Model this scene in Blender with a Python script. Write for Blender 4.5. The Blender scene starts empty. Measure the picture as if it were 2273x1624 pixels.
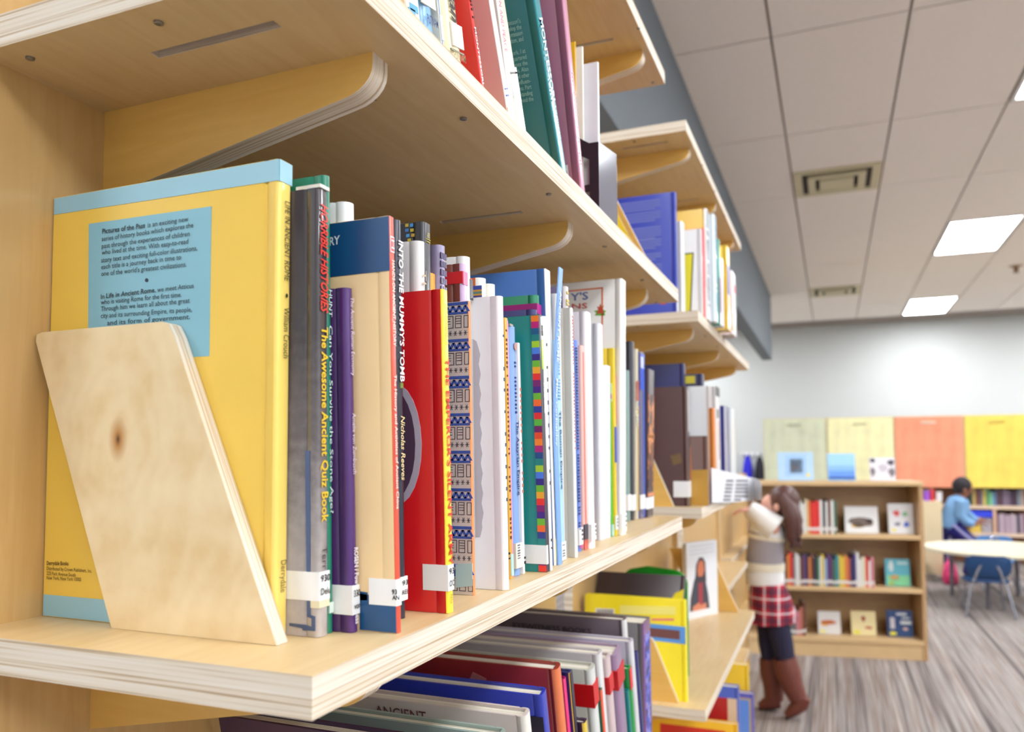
import bpy, bmesh, math, random
from mathutils import Vector, Matrix

random.seed(7)
SC = bpy.context.scene
COL = SC.collection

# ------------------------------------------------------------------ camera
F_PX, CX, CY, CAM_H = 1751.835, 1136.5, 906.67, 1.3
YAW, ROLL, PITCH = math.radians(22.0728), math.radians(-0.304), math.radians(3.1868)
_R = Vector((math.cos(YAW), math.sin(YAW), 0)); _FH = Vector((-math.sin(YAW), math.cos(YAW), 0)); _Z = Vector((0, 0, 1))
FW = _FH * math.cos(PITCH) + _Z * math.sin(PITCH)
_U = _Z * math.cos(PITCH) - _FH * math.sin(PITCH)
RT = _R * math.cos(ROLL) + _U * math.sin(ROLL)
UP = _U * math.cos(ROLL) - _R * math.sin(ROLL)
EYE = Vector((0, 0, CAM_H))
cam_data = bpy.data.cameras.new('camera')
cam = bpy.data.objects.new('camera', cam_data); COL.objects.link(cam)
cam.matrix_world = Matrix(((RT.x, UP.x, -FW.x, 0), (RT.y, UP.y, -FW.y, 0), (RT.z, UP.z, -FW.z, CAM_H), (0, 0, 0, 1)))
cam_data.sensor_width = 36.0
cam_data.lens = 36.0 * F_PX / 2273.0
cam_data.shift_y = (CY - 812.0) / 2273.0
cam_data.clip_start = 0.02; cam_data.clip_end = 60
cam_data.dof.use_dof = True
cam_data.dof.focus_distance = 0.62
cam_data.dof.aperture_fstop = 7.0
SC.camera = cam

# ------------------------------------------------------------------ world, exposure
w = bpy.data.worlds.new('world'); SC.world = w; w.use_nodes = True
w.node_tree.nodes['Background'].inputs[0].default_value = (0.9, 0.95, 1.0, 1)
w.node_tree.nodes['Background'].inputs[1].default_value = 0.3
SC.view_settings.view_transform = 'Standard'
SC.view_settings.look = 'None'
SC.view_settings.gamma = 1.0
SC.view_settings.use_curve_mapping = False
SC.view_settings.exposure = 0.0
SC.cycles.max_bounces = 5; SC.cycles.diffuse_bounces = 3; SC.cycles.glossy_bounces = 2; SC.cycles.transmission_bounces = 1
SC.cycles.caustics_reflective = False; SC.cycles.caustics_refractive = False
TROFFER = 29.5            # strength of the ceiling light panels

# ------------------------------------------------------------------ measuring helpers (photo pixel -> place)
def ray(x, y): return RT * ((x - CX) / F_PX) - UP * ((y - CY) / F_PX) + FW
def onz(x, y, z): v = ray(x, y); return EYE + v * ((z - CAM_H) / v.z)
def ony(x, y, d): v = ray(x, y); return EYE + v * (d / v.y)
def t_at(x, d, z):
    k = (x - CX) / F_PX; h = z - CAM_H
    return (k * (d * FW.y + h * FW.z) - d * RT.y - h * RT.z) / (RT.x - k * FW.x)
def z_at(y, t, d):
    k = -(y - CY) / F_PX
    return CAM_H + (k * (t * FW.x + d * FW.y) - t * UP.x - d * UP.y) / (UP.z - k * FW.z)
def d_at(x, t, z):
    k = (x - CX) / F_PX; h = z - CAM_H
    return (k * (t * FW.x + h * FW.z) - t * RT.x - h * RT.z) / (RT.y - k * FW.y)

# ------------------------------------------------------------------ materials
def lin(c):
    return tuple((v / 255 / 12.92 if v / 255 <= .04045 else ((v / 255 + .055) / 1.055) ** 2.4) for v in c) + (1,)
_mats = {}
def M(rgb, rough=.42, var=.06, coat=0.0, metal=0.0, scale=18, key=''):
    k = (tuple(rgb), rough, var, coat, metal, scale, key)
    if k in _mats: return _mats[k]
    m = bpy.data.materials.new('paint_%02x%02x%02x' % tuple(int(v) for v in rgb)); m.use_nodes = True
    nt = m.node_tree; b = nt.nodes['Principled BSDF']
    b.inputs['Roughness'].default_value = rough; b.inputs['Metallic'].default_value = metal
    b.inputs['Coat Weight'].default_value = coat; b.inputs['Coat Roughness'].default_value = .12
    tc = nt.nodes.new('ShaderNodeTexCoord'); n = nt.nodes.new('ShaderNodeTexNoise')
    n.inputs['Scale'].default_value = scale; n.inputs['Detail'].default_value = 3
    nt.links.new(tc.outputs['Object'], n.inputs['Vector'])
    mx = nt.nodes.new('ShaderNodeMix'); mx.data_type = 'RGBA'
    c = lin(rgb)
    mx.inputs[6].default_value = tuple(v * (1 - var) for v in c[:3]) + (1,)
    mx.inputs[7].default_value = tuple(min(1, v * (1 + var)) for v in c[:3]) + (1,)
    nt.links.new(n.outputs['Fac'], mx.inputs[0]); nt.links.new(mx.outputs[2], b.inputs['Base Color'])
    _mats[k] = m; return m

def nodes_mat(name, rough=.5):
    m = bpy.data.materials.new(name); m.use_nodes = True; nt = m.node_tree
    b = nt.nodes['Principled BSDF']; b.inputs['Roughness'].default_value = rough
    return m, nt, b
def N(nt, kind, **kw):
    n = nt.nodes.new('ShaderNode' + kind)
    for k, v in kw.items():
        if k in n.inputs: n.inputs[k].default_value = v
        else: setattr(n, k, v)
    return n
def ramp(nt, fac, stops):
    r = nt.nodes.new('ShaderNodeValToRGB'); e = r.color_ramp.elements
    e[0].position, e[0].color = stops[0][0], lin(stops[0][1]); e[1].position, e[1].color = stops[-1][0], lin(stops[-1][1])
    for p, c in stops[1:-1]:
        q = e.new(p); q.color = lin(c)
    nt.links.new(fac, r.inputs[0]); return r.outputs[0]

def veneer(name, lo, hi, stretch, rough=.45):
    """pale birch veneer; stretch = grain scale per axis"""
    m, nt, b = nodes_mat(name, rough)
    tc = N(nt, 'TexCoord'); mp = N(nt, 'Mapping'); mp.inputs['Scale'].default_value = stretch
    nt.links.new(tc.outputs['Object'], mp.inputs['Vector'])
    n1 = N(nt, 'TexNoise', Scale=6.0, Detail=6.0, Roughness=.6, Distortion=.6); nt.links.new(mp.outputs[0], n1.inputs['Vector'])
    n2 = N(nt, 'TexNoise', Scale=2.2, Detail=2.0); nt.links.new(tc.outputs['Object'], n2.inputs['Vector'])
    mx = N(nt, 'Mix', data_type='FLOAT'); mx.inputs[0].default_value = .35
    nt.links.new(n1.outputs['Fac'], mx.inputs[2]); nt.links.new(n2.outputs['Fac'], mx.inputs[3])
    col = ramp(nt, mx.outputs[0], [(.3, lo), (.7, hi)])
    nt.links.new(col, b.inputs['Base Color'])
    b.inputs['Coat Weight'].default_value = .35; b.inputs['Coat Roughness'].default_value = .35
    bp = N(nt, 'Bump', Strength=.06, Distance=.001); nt.links.new(n1.outputs['Fac'], bp.inputs['Height']); nt.links.new(bp.outputs[0], b.inputs['Normal'])
    return m
BIRCH = veneer('birch_veneer', (206, 173, 119), (223, 196, 147), (16, 1.3, 16))
BIRCH_V = veneer('birch_veneer_upright', (194, 154, 94), (212, 176, 118), (14, 14, 1.0))
BIRCH_X = veneer('birch_veneer_bracket', (222, 172, 84), (236, 192, 106), (1.6, 14, 16))
BIRCH_CASE = veneer('birch_case', (176, 138, 92), (196, 158, 112), (2, 8, 8))

def ply(name, scale=1.0, axis=2, lo=(160, 130, 102), hi=(230, 221, 208)):
    m, nt, b = nodes_mat(name, .6)
    tc = N(nt, 'TexCoord'); mp = N(nt, 'Mapping')
    s = [1.5, 1.5, 1.5]; s[axis] = 420 * scale; mp.inputs['Scale'].default_value = s
    nt.links.new(tc.outputs['Object'], mp.inputs['Vector'])
    n1 = N(nt, 'TexNoise', Scale=1.0, Detail=2.0, Distortion=.15); nt.links.new(mp.outputs[0], n1.inputs['Vector'])
    mp2 = N(nt, 'Mapping'); s2 = [9, 9, 9]; s2[axis] = 900 * scale; mp2.inputs['Scale'].default_value = s2
    nt.links.new(tc.outputs['Object'], mp2.inputs['Vector'])
    n2 = N(nt, 'TexNoise', Scale=1.0, Detail=3.0); nt.links.new(mp2.outputs[0], n2.inputs['Vector'])
    mx = N(nt, 'Mix', data_type='FLOAT'); mx.inputs[0].default_value = .35
    nt.links.new(n1.outputs['Fac'], mx.inputs[2]); nt.links.new(n2.outputs['Fac'], mx.inputs[3])
    col = ramp(nt, mx.outputs[0], [(.33, lo), (.43, (200, 178, 148)), (.49, (222, 208, 188)), (.62, hi)])
    nt.links.new(col, b.inputs['Base Color'])
    return m
PLY = ply('plywood_edge')
PLY_D = ply('plywood_edge_bracket', 1.0, 1)

# ------------------------------------------------------------------ mesh helpers
class MB:
    def __init__(s): s.v = []; s.f = []; s.m = []
    def poly(s, pts, mi=0):
        i = len(s.v); s.v += [tuple(p) for p in pts]; s.f.append(tuple(range(i, i + len(pts)))); s.m.append(mi)
    def box(s, a, b, mi=0, mats=None):
        (x0, y0, z0), (x1, y1, z1) = a, b
        i = len(s.v)
        s.v += [(x0, y0, z0), (x1, y0, z0), (x1, y1, z0), (x0, y1, z0), (x0, y0, z1), (x1, y0, z1), (x1, y1, z1), (x0, y1, z1)]
        for k, q in enumerate(((0, 3, 2, 1), (4, 5, 6, 7), (0, 1, 5, 4), (2, 3, 7, 6), (1, 2, 6, 5), (3, 0, 4, 7))):
            s.f.append(tuple(i + j for j in q)); s.m.append(mats[k] if mats else mi)   # bottom, top, -y, +y, +x, -x
        return s
    def prism(s, outline, axis, lo, hi, mi=0, mi_side=None):
        """outline: 2d points ccw in the two other axes (order x,y,z without axis)"""
        def P(p, h):
            q = [p[0], p[1]]; q.insert(axis, h); return tuple(q)
        n = len(outline); i = len(s.v)
        s.v += [P(p, lo) for p in outline] + [P(p, hi) for p in outline]
        ms = mi if mi_side is None else mi_side
        a = tuple(range(i, i + n)); b_ = tuple(range(i + n, i + 2 * n))
        area = sum(outline[k][0] * outline[(k + 1) % n][1] - outline[(k + 1) % n][0] * outline[k][1] for k in range(n))
        flip = (area < 0) != (axis == 1)
        s.f.append(a if flip else a[::-1]); s.m.append(mi); s.f.append(b_[::-1] if flip else b_); s.m.append(mi)
        for k in range(n):
            j = (k + 1) % n; q = (i + k, i + j, i + n + j, i + n + k)
            s.f.append(q[::-1] if flip else q); s.m.append(ms)
        return s
    def tube(s, pts, radii, seg=10, mi=0, caps=True, ell=None):
        pts = [Vector(p) for p in pts]; n = len(pts); i0 = len(s.v)
        if not hasattr(radii, '__len__'): radii = [radii] * n
        ref = Vector((0, 0, 1))
        if abs((pts[-1] - pts[0]).normalized().z) > .9: ref = Vector((1, 0, 0))
        for k, p in enumerate(pts):
            d = (pts[min(k + 1, n - 1)] - pts[max(k - 1, 0)]).normalized()
            a = (ref - d * ref.dot(d)).normalized(); b = d.cross(a)
            r = radii[k]; ra, rb = (r if hasattr(r, '__len__') else (r, r))
            for j in range(seg):
                th = 2 * math.pi * j / seg
                s.v.append(tuple(p + a * ra * math.cos(th) + b * rb * math.sin(th)))
        for k in range(n - 1):
            for j in range(seg):
                q = (i0 + k * seg + j, i0 + k * seg + (j + 1) % seg, i0 + (k + 1) * seg + (j + 1) % seg, i0 + (k + 1) * seg + j)
                s.f.append(q); s.m.append(mi)
        if caps:
            s.f.append(tuple(range(i0, i0 + seg))[::-1]); s.m.append(mi)
            s.f.append(tuple(range(i0 + (n - 1) * seg, i0 + n * seg))); s.m.append(mi)
        return s
    def ball(s, c, r, seg=14, rings=9, mi=0):
        r = r if hasattr(r, '__len__') else (r, r, r); i0 = len(s.v)
        for k in range(rings + 1):
            ph = math.pi * k / rings
            for j in range(seg):
                th = 2 * math.pi * j / seg
                s.v.append((c[0] + r[0] * math.sin(ph) * math.cos(th), c[1] + r[1] * math.sin(ph) * math.sin(th), c[2] - r[2] * math.cos(ph)))
        for k in range(rings):
            for j in range(seg):
                s.f.append((i0 + k * seg + j, i0 + k * seg + (j + 1) % seg, i0 + (k + 1) * seg + (j + 1) % seg, i0 + (k + 1) * seg + j)); s.m.append(mi)
        return s
    def mesh(s, name, mats, smooth=None):
        me = bpy.data.meshes.new(name); me.from_pydata(s.v, [], s.f); me.validate()
        for mt in mats: me.materials.append(mt)
        if len(mats) > 1 and len(me.polygons) == len(s.m): me.polygons.foreach_set('material_index', s.m)
        if smooth is not None:
            me.polygons.foreach_set('use_smooth', [True] * len(me.polygons)); me.set_sharp_from_angle(angle=math.radians(smooth))
        me.update(); return me
    def build(s, name, mats, parent=None, smooth=None, loc=None):
        if not isinstance(mats, (list, tuple)): mats = [mats]
        o = bpy.data.objects.new(name, s.mesh(name, mats, smooth)); COL.objects.link(o)
        if parent: o.parent = parent
        if loc is not None: o.location = loc
        return o

def tag(o, label, cat, group=None):
    o['label'] = label; o['category'] = cat
    if group: o['group'] = group
    return o
def struct(o): o['kind'] = 'structure'; return o
def empty(name, loc=(0, 0, 0), rz=0):
    o = bpy.data.objects.new(name, None); COL.objects.link(o); o.location = loc; o.rotation_euler.z = rz; return o
def inst(src, name, parent=None, loc=None):
    o = bpy.data.objects.new(name, src.data); COL.objects.link(o); o.parent = parent
    if loc is not None: o.location = loc
    return o

_font_cache = {}
def text_mesh(s, bold=0.0, shear=0.0):
    k = (s, bold, shear)
    if k in _font_cache: return _font_cache[k]
    cu = bpy.data.curves.new('letters', 'FONT'); cu.body = s; cu.offset = bold; cu.shear = shear; cu.resolution_u = 2; cu.size = 1.0
    o = bpy.data.objects.new('letters', cu); COL.objects.link(o)
    dg = bpy.context.evaluated_depsgraph_get(); dg.update()
    me = bpy.data.meshes.new_from_object(o.evaluated_get(dg))
    v = [tuple(p.co) for p in me.vertices]; f = [tuple(p.vertices) for p in me.polygons]
    bpy.data.objects.remove(o); bpy.data.curves.remove(cu); bpy.data.meshes.remove(me)
    _font_cache[k] = (v, f); return v, f
def text_into(mb, s, fmap, length, height, bold=0.0, shear=0.0, mi=0):
    """fit the words s in a box length x height; fmap(u,v) -> point"""
    v, f = text_mesh(s, bold, shear)
    if not v: return
    x0 = min(p[0] for p in v); x1 = max(p[0] for p in v)
    i = len(mb.v); sx = length / max(1e-6, x1 - x0); sy = height / 0.72
    mb.v += [tuple(fmap((p[0] - x0) * sx, p[1] * sy)) for p in v]
    for q in f: mb.f.append(tuple(i + j for j in q)); mb.m.append(mi)

# ------------------------------------------------------------------ key sizes of the shelving
TF, TB = -0.240, -0.502            # front edge and back panel of the shelves
D0, D1, D2, D3 = 0.3286, 1.3575, 1.574, 2.610
TH = 0.0216
ZA, ZB = 1.1908, 1.5575            # top of the eye-level shelf, underside of the next one up
SP = ZB - ZA + TH
ZC = ZB + SP
ZD = ZA - SP; ZE = ZD - SP          # tops of the lower shelves
CEIL = 3.3

# ================================================================== the room
RX0, RX1, RY0, RY1 = -3.2, 6.4, -3.2, 13.6
def carpet():
    m, nt, b = nodes_mat('striped_carpet', .95)
    tc = N(nt, 'TexCoord'); mp = N(nt, 'Mapping'); mp.inputs['Scale'].default_value = (20, .14, 1)
    nt.links.new(tc.outputs['Object'], mp.inputs['Vector'])
    n1 = N(nt, 'TexNoise', Scale=1.0, Detail=1.0, Roughness=.5); nt.links.new(mp.outputs[0], n1.inputs['Vector'])
    mp2 = N(nt, 'Mapping'); mp2.inputs['Scale'].default_value = (90, .9, 1); nt.links.new(tc.outputs['Object'], mp2.inputs['Vector'])
    n2 = N(nt, 'TexNoise', Scale=1.0, Detail=2.0); nt.links.new(mp2.outputs[0], n2.inputs['Vector'])
    mx = N(nt, 'Mix', data_type='FLOAT'); mx.inputs[0].default_value = .4
    nt.links.new(n1.outputs['Fac'], mx.inputs[2]); nt.links.new(n2.outputs['Fac'], mx.inputs[3])
    col = ramp(nt, mx.outputs[0], [(.36, (82, 74, 74)), (.44, (124, 112, 108)), (.50, (166, 158, 154)), (.56, (126, 106, 96)), (.64, (186, 178, 172))])
    nt.links.new(col, b.inputs['Base Color'])
    n3 = N(nt, 'TexNoise', Scale=400.0, Detail=1.0); nt.links.new(tc.outputs['Object'], n3.inputs['Vector'])
    bp = N(nt, 'Bump', Strength=.3, Distance=.003); nt.links.new(n3.outputs['Fac'], bp.inputs['Height']); nt.links.new(bp.outputs[0], b.inputs['Normal'])
    return m
struct(MB().box((RX0, RY0, -.1), (RX1, RY1, 0)).build('floor', carpet()))
WALLM = M((205, 207, 205), .85, .01)
def wall(n, a, b, m=WALLM): return struct(MB().box(a, b).build(n, m))
wall('wall_back', (RX0 - .1, RY1, 0), (RX1 + .1, RY1 + .1, CEIL + .1))
wall('wall_left', (RX0 - .1, RY0, 0), (RX0, RY1, CEIL + .1))
wall('wall_right', (RX1, RY0, 0), (RX1 + .1, RY1, CEIL + .1))
wall('wall_front', (RX0 - .1, RY0 - .1, 0), (RX1 + .1, RY0, CEIL + .1))

# ceiling: each lay-in panel its own piece, the grid recess behind it
TILE = M((247, 238, 230), .9, .04, scale=60)
ceil = struct(MB().box((RX0, RY0, CEIL + .012), (RX1, RY1, CEIL + .1)).build('ceiling', M((150, 138, 130), .9, .02)))
TX, TY, TW, TL = -0.225, 3.905, 0.604, 1.283
def cell(i, j): return TX + i * TW, TY + j * TL
LIGHTS = [(i, j) for i in (-4, 2, 6, 9) for j in (-5, -3, 0, 3, 6)]
VENTS = [(0, 1.55), (0, 4.95)]
tile_me = MB().box((.006, .006, -.006), (TW - .006, TL - .006, .011)).mesh('ceiling_panel', [TILE])
for i in range(-5, 11):
    for j in range(-6, 8):
        x, y = cell(i, j)
        if x < RX0 or x + TW > RX1 or y < RY0 or y + TL > RY1 or (i, j) in LIGHTS: continue
        o = bpy.data.objects.new('ceiling_panel', tile_me); COL.objects.link(o); o.parent = ceil; o.location = (x, y, CEIL)

# the boxed-in beam above the shelving
struct(MB().box((-.81, RY0, 2.47), (-.69, 10.6, CEIL + .011)).build('trim_1', M((116, 124, 132), .75, .03)))

# ceiling light panels
m_em, nt, b = nodes_mat('light_diffuser', .4)
b.inputs['Base Color'].default_value = (.9, .9, .9, 1)
b.inputs['Emission Color'].default_value = (.955, 1.0, 1.05, 1); b.inputs['Emission Strength'].default_value = TROFFER
m_fr = M((238, 236, 232), .5, .01)
def troffer_meshes():
    f = MB(); a, c = .012, .035
    for p, q in (((a, a), (TW - a, c)), ((a, TL - c), (TW - a, TL - a)), ((a, c), (c, TL - c)), ((TW - c, c), (TW - a, TL - c))):
        f.box((p[0], p[1], -.008), (q[0], q[1], .011))
    g = MB(); r = .03; o = []
    for cx_, cy_, a0 in ((TW - c - r, c + r, -90), (TW - c - r, TL - c - r, 0), (c + r, TL - c - r, 90), (c + r, c + r, 180)):
        o += [(cx_ + r * math.cos(math.radians(a0 + k * 30)), cy_ + r * math.sin(math.radians(a0 + k * 30))) for k in range(4)]
    g.prism(o, 2, -.004, .004)
    return f.mesh('frame', [m_fr]), g.mesh('diffuser', [m_em])
fm, gm = troffer_meshes()
LL = {(2, 0): 'lit rectangular ceiling light cut off by the right edge of the picture', (2, 3): 'lit rectangular ceiling light, middle one of the three in view',
      (2, 6): 'lit rectangular ceiling light farthest away, close to the back wall'}
for ij in LIGHTS:
    x, y = cell(*ij)
    if y < RY0 or y + TL > RY1: continue
    e = empty('ceiling_light', (x, y, CEIL))
    tag(e, LL.get(ij, 'lit rectangular ceiling light outside the picture'), 'ceiling light', 'recessed ceiling lights')
    for n, me in (('frame', fm), ('diffuser', gm)):
        o = bpy.data.objects.new(n, me); COL.objects.link(o); o.parent = e

# stepped square air vents
VM = M((206, 196, 160), .5, .03); VD = M((58, 46, 44), .8, .02)
for (i, j), lab in zip(VENTS, ('beige stepped square ceiling air vent nearest the camera', 'beige ceiling air vent farther off, towards the back wall')):
    x, y = TX + i * TW, TY + j * TL
    e = empty('air_vent', (x + TW / 2, y + .31, CEIL - .006)); tag(e, lab, 'air vent', 'ceiling air vents')
    def ring(a, b_, z0, z1, name, mt):
        r = MB()
        for p in ((-a, -a, a, -b_), (-a, b_, a, a), (-a, -b_, -b_, b_), (b_, -b_, a, b_)): r.box((p[0], p[1], z0), (p[2], p[3], z1))
        r.build(name, mt, e)
    MB().box((-.25, -.25, -.004), (.25, .25, -.001)).build('duct', VD, e)
    ring(.29, .235, -.012, 0, 'frame', VM)
    ring(.195, .145, -.03, -.006, 'louvre', VM)
    MB().box((-.115, -.115, -.034), (.115, .115, -.012)).build('louvre', VM, e)
# sprinkler head
e = empty('sprinkler', (t_at(2255, 9.9, CEIL), 9.9, CEIL)); tag(e, 'small brass fire sprinkler head under the ceiling', 'sprinkler')
MB().tube([(0, 0, -.006), (0, 0, -.012)], .07, 16).build('rose', M((190, 160, 130), .5), e)
MB().tube([(0, 0, -.012), (0, 0, -.07), (0, 0, -.08)], [.03, .02, .035], 12).build('head', M((150, 116, 84), .4, metal=.4), e)

# ================================================================== plywood shelving units
SCREW = M((150, 146, 142), .35, .05, metal=.8)
def pocket_box(mb, x0, x1, y0, y1, z0, z1, pockets, depth, m_face, m_edge):
    xs = sorted({x0, x1} | {p[k] for p in pockets for k in (0, 1)}); ys = sorted({y0, y1} | {p[k] for p in pockets for k in (2, 3)})
    for a, b_ in zip(xs, xs[1:]):
        for c, d in zip(ys, ys[1:]):
            hit = any(p[0] <= a and b_ <= p[1] and p[2] <= c and d <= p[3] for p in pockets)
            z = z0 + depth if hit else z0
            mb.poly([(a, c, z), (a, d, z), (b_, d, z), (b_, c, z)], m_face if not hit else m_edge)
    for p in pockets:
        a, b_, c, d = p; zt = z0 + depth
        for q in (((a, c), (b_, c)), ((b_, c), (b_, d)), ((b_, d), (a, d)), ((a, d), (a, c))):
            mb.poly([(*q[0], z0), (*q[0], zt), (*q[1], zt), (*q[1], z0)], m_edge)
    mb.poly([(x0, y0, z1), (x1, y0, z1), (x1, y1, z1), (x0, y1, z1)], m_face)
    for q in (((x0, y0), (x1, y0)), ((x1, y0), (x1, y1)), ((x1, y1), (x0, y1)), ((x0, y1), (x0, y0))):
        mb.poly([(*q[0], z0), (*q[1], z0), (*q[1], z1), (*q[0], z1)], m_edge)
BRK = (.0954, .4984, .8964)           # bracket positions along a shelf
def shelf_mesh(front, length):
    mb = MB(); pk = []
    for bpos in BRK:
        pk += [(-.40, -.302, bpos - .054, bpos - .046), (-.40, -.302, bpos + .054, bpos + .062)]
    pocket_box(mb, TB, front, 0, length, 0, TH, pk, .007, 0, 1)
    return mb.mesh('shelf', [BIRCH, PLY])
def bracket_mesh():
    r = [(-.267, 0.0)]
    for k in range(7):
        a = math.radians(k * 13); r.append((-.295 + .028 * math.cos(a) , -.008 - .0195 * math.sin(a)))
    r += [(TB, -.0665), (TB, 0)]
    return MB().prism(r, 1, 0, .018, 0, 1).mesh('bracket', [BIRCH_X, PLY_D], 30)
sm, smc, bm_ = shelf_mesh(TF, D1 - D0), shelf_mesh(TF - .017, D1 - D0), bracket_mesh()
screw_me = MB().tube([(0, 0, 0), (0, 0, -.0012), (0, 0, -.0016)], [.0028, .0028, .0018], 10).mesh('screw', [SCREW])
def unit(d0, label):
    u = empty('shelving_unit', (0, d0, 0)); tag(u, label, 'bookshelf', 'plywood shelving units')
    L = D1 - D0
    MB().box((TB - .018, -.01, 0), (TB, L + .1, ZC + TH), 0, [1, 1, 1, 1, 0, 0]).build('back_panel', [BIRCH_V, PLY], u)
    for z, me in ((ZC, smc), (ZB, sm), (ZA - TH, sm), (ZD - TH, sm), (ZE - TH, sm)):
        s = bpy.data.objects.new('shelf', me); COL.objects.link(s); s.parent = u; s.location = (0, 0, z)
        for x, y in ((-.366, .0164), (-.476, .0164), (-.257, .209), (-.256, .403), (-.258, .62), (-.258, .83), (-.275, 1.015), (-.46, 1.015)):
            q = bpy.data.objects.new('screw', screw_me); COL.objects.link(q); q.parent = s; q.location = (x, y, 0)
        for bpos in BRK:
            q = bpy.data.objects.new('bracket', bm_); COL.objects.link(q); q.parent = u; q.location = (0, bpos, z)
    return u
u1 = unit(D0, 'tall birch plywood shelving unit in the foreground, full of history books')
u2 = unit(D2, 'tall birch plywood shelving unit behind the foreground one, next to the girl')
PLY_U = ply('plywood_edge_upright', 1, 1)
def post(u, d): MB().box((TB, 0, 0), (TB + .016, .02, ZA - TH - .002), 0, [0, 0, 0, 0, 1, 1]).build('post', [BIRCH, PLY_U], u, loc=(0, d - u.location.y, 0))
post(u2, 2.66)
def low_unit(d0, d1, label, front):
    u = empty('low_shelving_unit', (0, d0, 0)); tag(u, label, 'bookshelf', 'low plywood units beyond'); L = d1 - d0
    MB().box((TB - .018, 0, 0), (TB, L, ZA - .02), 0, [1, 1, 1, 1, 0, 0]).build('back_panel', [BIRCH_V, PLY], u)
    for z in (ZD - TH, ZE - TH): MB().box((TB, 0, z), (front, L, z + TH), 0, [0, 0, 1, 1, 1, 1]).build('shelf', [BIRCH, PLY], u)
    post(u, d1 - .02); return u
low_unit(2.86, 3.74, 'low plywood shelving unit between the tall unit and the girl', -.37)
low_unit(3.80, 4.95, 'low plywood shelving unit the girl is reaching into', -.445)

# bookends: slanted plywood plates
def knot_wood():
    m, nt, b = nodes_mat('birch_with_knot', .45)
    tc = N(nt, 'TexCoord'); n0 = N(nt, 'TexNoise', Scale=14.0, Detail=3.0); nt.links.new(tc.outputs['Object'], n0.inputs['Vector'])
    mp = N(nt, 'Mapping'); kp = ony(262, 975, .372); mp.inputs['Location'].default_value = (-1.35 * (kp.x + .424), 0, -.75 * (kp.z - ZA)); mp.inputs['Scale'].default_value = (1.35, 0, .75)
    nt.links.new(tc.outputs['Object'], mp.inputs['Vector'])
    ln = N(nt, 'VectorMath', operation='LENGTH'); nt.links.new(mp.outputs[0], ln.inputs[0])
    ad = N(nt, 'Math', operation='MULTIPLY_ADD'); nt.links.new(n0.outputs['Fac'], ad.inputs[0]); ad.inputs[1].default_value = .09; nt.links.new(ln.outputs['Value'], ad.inputs[2])
    mu = N(nt, 'Math', operation='MULTIPLY'); nt.links.new(ad.outputs[0], mu.inputs[0]); mu.inputs[1].default_value = 330
    si = N(nt, 'Math', operation='SINE'); nt.links.new(mu.outputs[0], si.inputs[0])
    n1 = N(nt, 'TexNoise', Scale=30.0, Detail=4.0); nt.links.new(tc.outputs['Object'], n1.inputs['Vector'])
    mx = N(nt, 'Math', operation='MULTIPLY_ADD'); nt.links.new(si.outputs[0], mx.inputs[0]); mx.inputs[1].default_value = .035; nt.links.new(n1.outputs['Fac'], mx.inputs[2])
    col = ramp(nt, mx.outputs[0], [(.3, (224, 194, 142)), (.5, (234, 208, 162)), (.7, (240, 217, 174))])
    kn = ramp(nt, ln.outputs['Value'], [(.0018, (70, 40, 26)), (.0035, (205, 160, 105)), (.012, (255, 255, 255))])
    mm = N(nt, 'Mix', data_type='RGBA', blend_type='MULTIPLY'); mm.inputs[0].default_value = 1
    nt.links.new(col, mm.inputs[6]); nt.links.new(kn, mm.inputs[7]); nt.links.new(mm.outputs[2], b.inputs['Base Color'])
    return m
KNOT = knot_wood()
PLY_T = ply('plywood_edge_plate', 1.3, 1)
def bookend(name_label, d, z, b0, b1, t0, t1, h, th, mat):
    """plate in the cross plane: foot b0..b1, top t0..t1 (positions across the shelf)"""
    ox = b0; r = .006
    pts = [(0, 0), (b1 - ox, 0), (t1 - ox + .004, h - r * 1.6), (t1 - ox - .001, h - .0015), (t1 - ox - r, h), (t0 - ox + r, h), (t0 - ox + .001, h - .0015), (t0 - ox + .0005, h - r)]
    o = MB().prism(pts, 1, 0, th, 0, 1).build('bookend', [mat, PLY_T], loc=(ox, d, z)); tag(o, name_label, 'bookend', 'slanted plywood bookends'); return o
bookend('slanted plywood bookend with a knot, leaning on the yellow book at front', .372, ZA + .0002, -.424, -.2965, -.500, -.381, .192, .0108, KNOT)
bookend('slanted plywood bookend in front of the big brown book, beyond the flame-patterned book', 1.585, ZA + .0002, -.424, -.2965, -.500, -.379, .192, .0108, BIRCH_X)
bookend('slanted plywood bookend on the lower shelf, holding the yellow nature book', 1.60, ZD + .0002, -.43, -.2965, -.482, -.3465, .122, .0108, BIRCH_X)
bookend('slanted plywood bookend beside the white book with the portrait', 2.56, ZD + .0002, t_at(1640, 2.56, ZD) - .12, t_at(1640, 2.56, ZD), -.495, t_at(1640, 2.56, ZD) - .085, .19, .0108, BIRCH_X)
bookend('slanted plywood bookend at the far end of the upper foreground shelf', 1.335, ZB + TH + .0002, -.40, -.264, -.490, -.354, .192, .0108, BIRCH_X)

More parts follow.
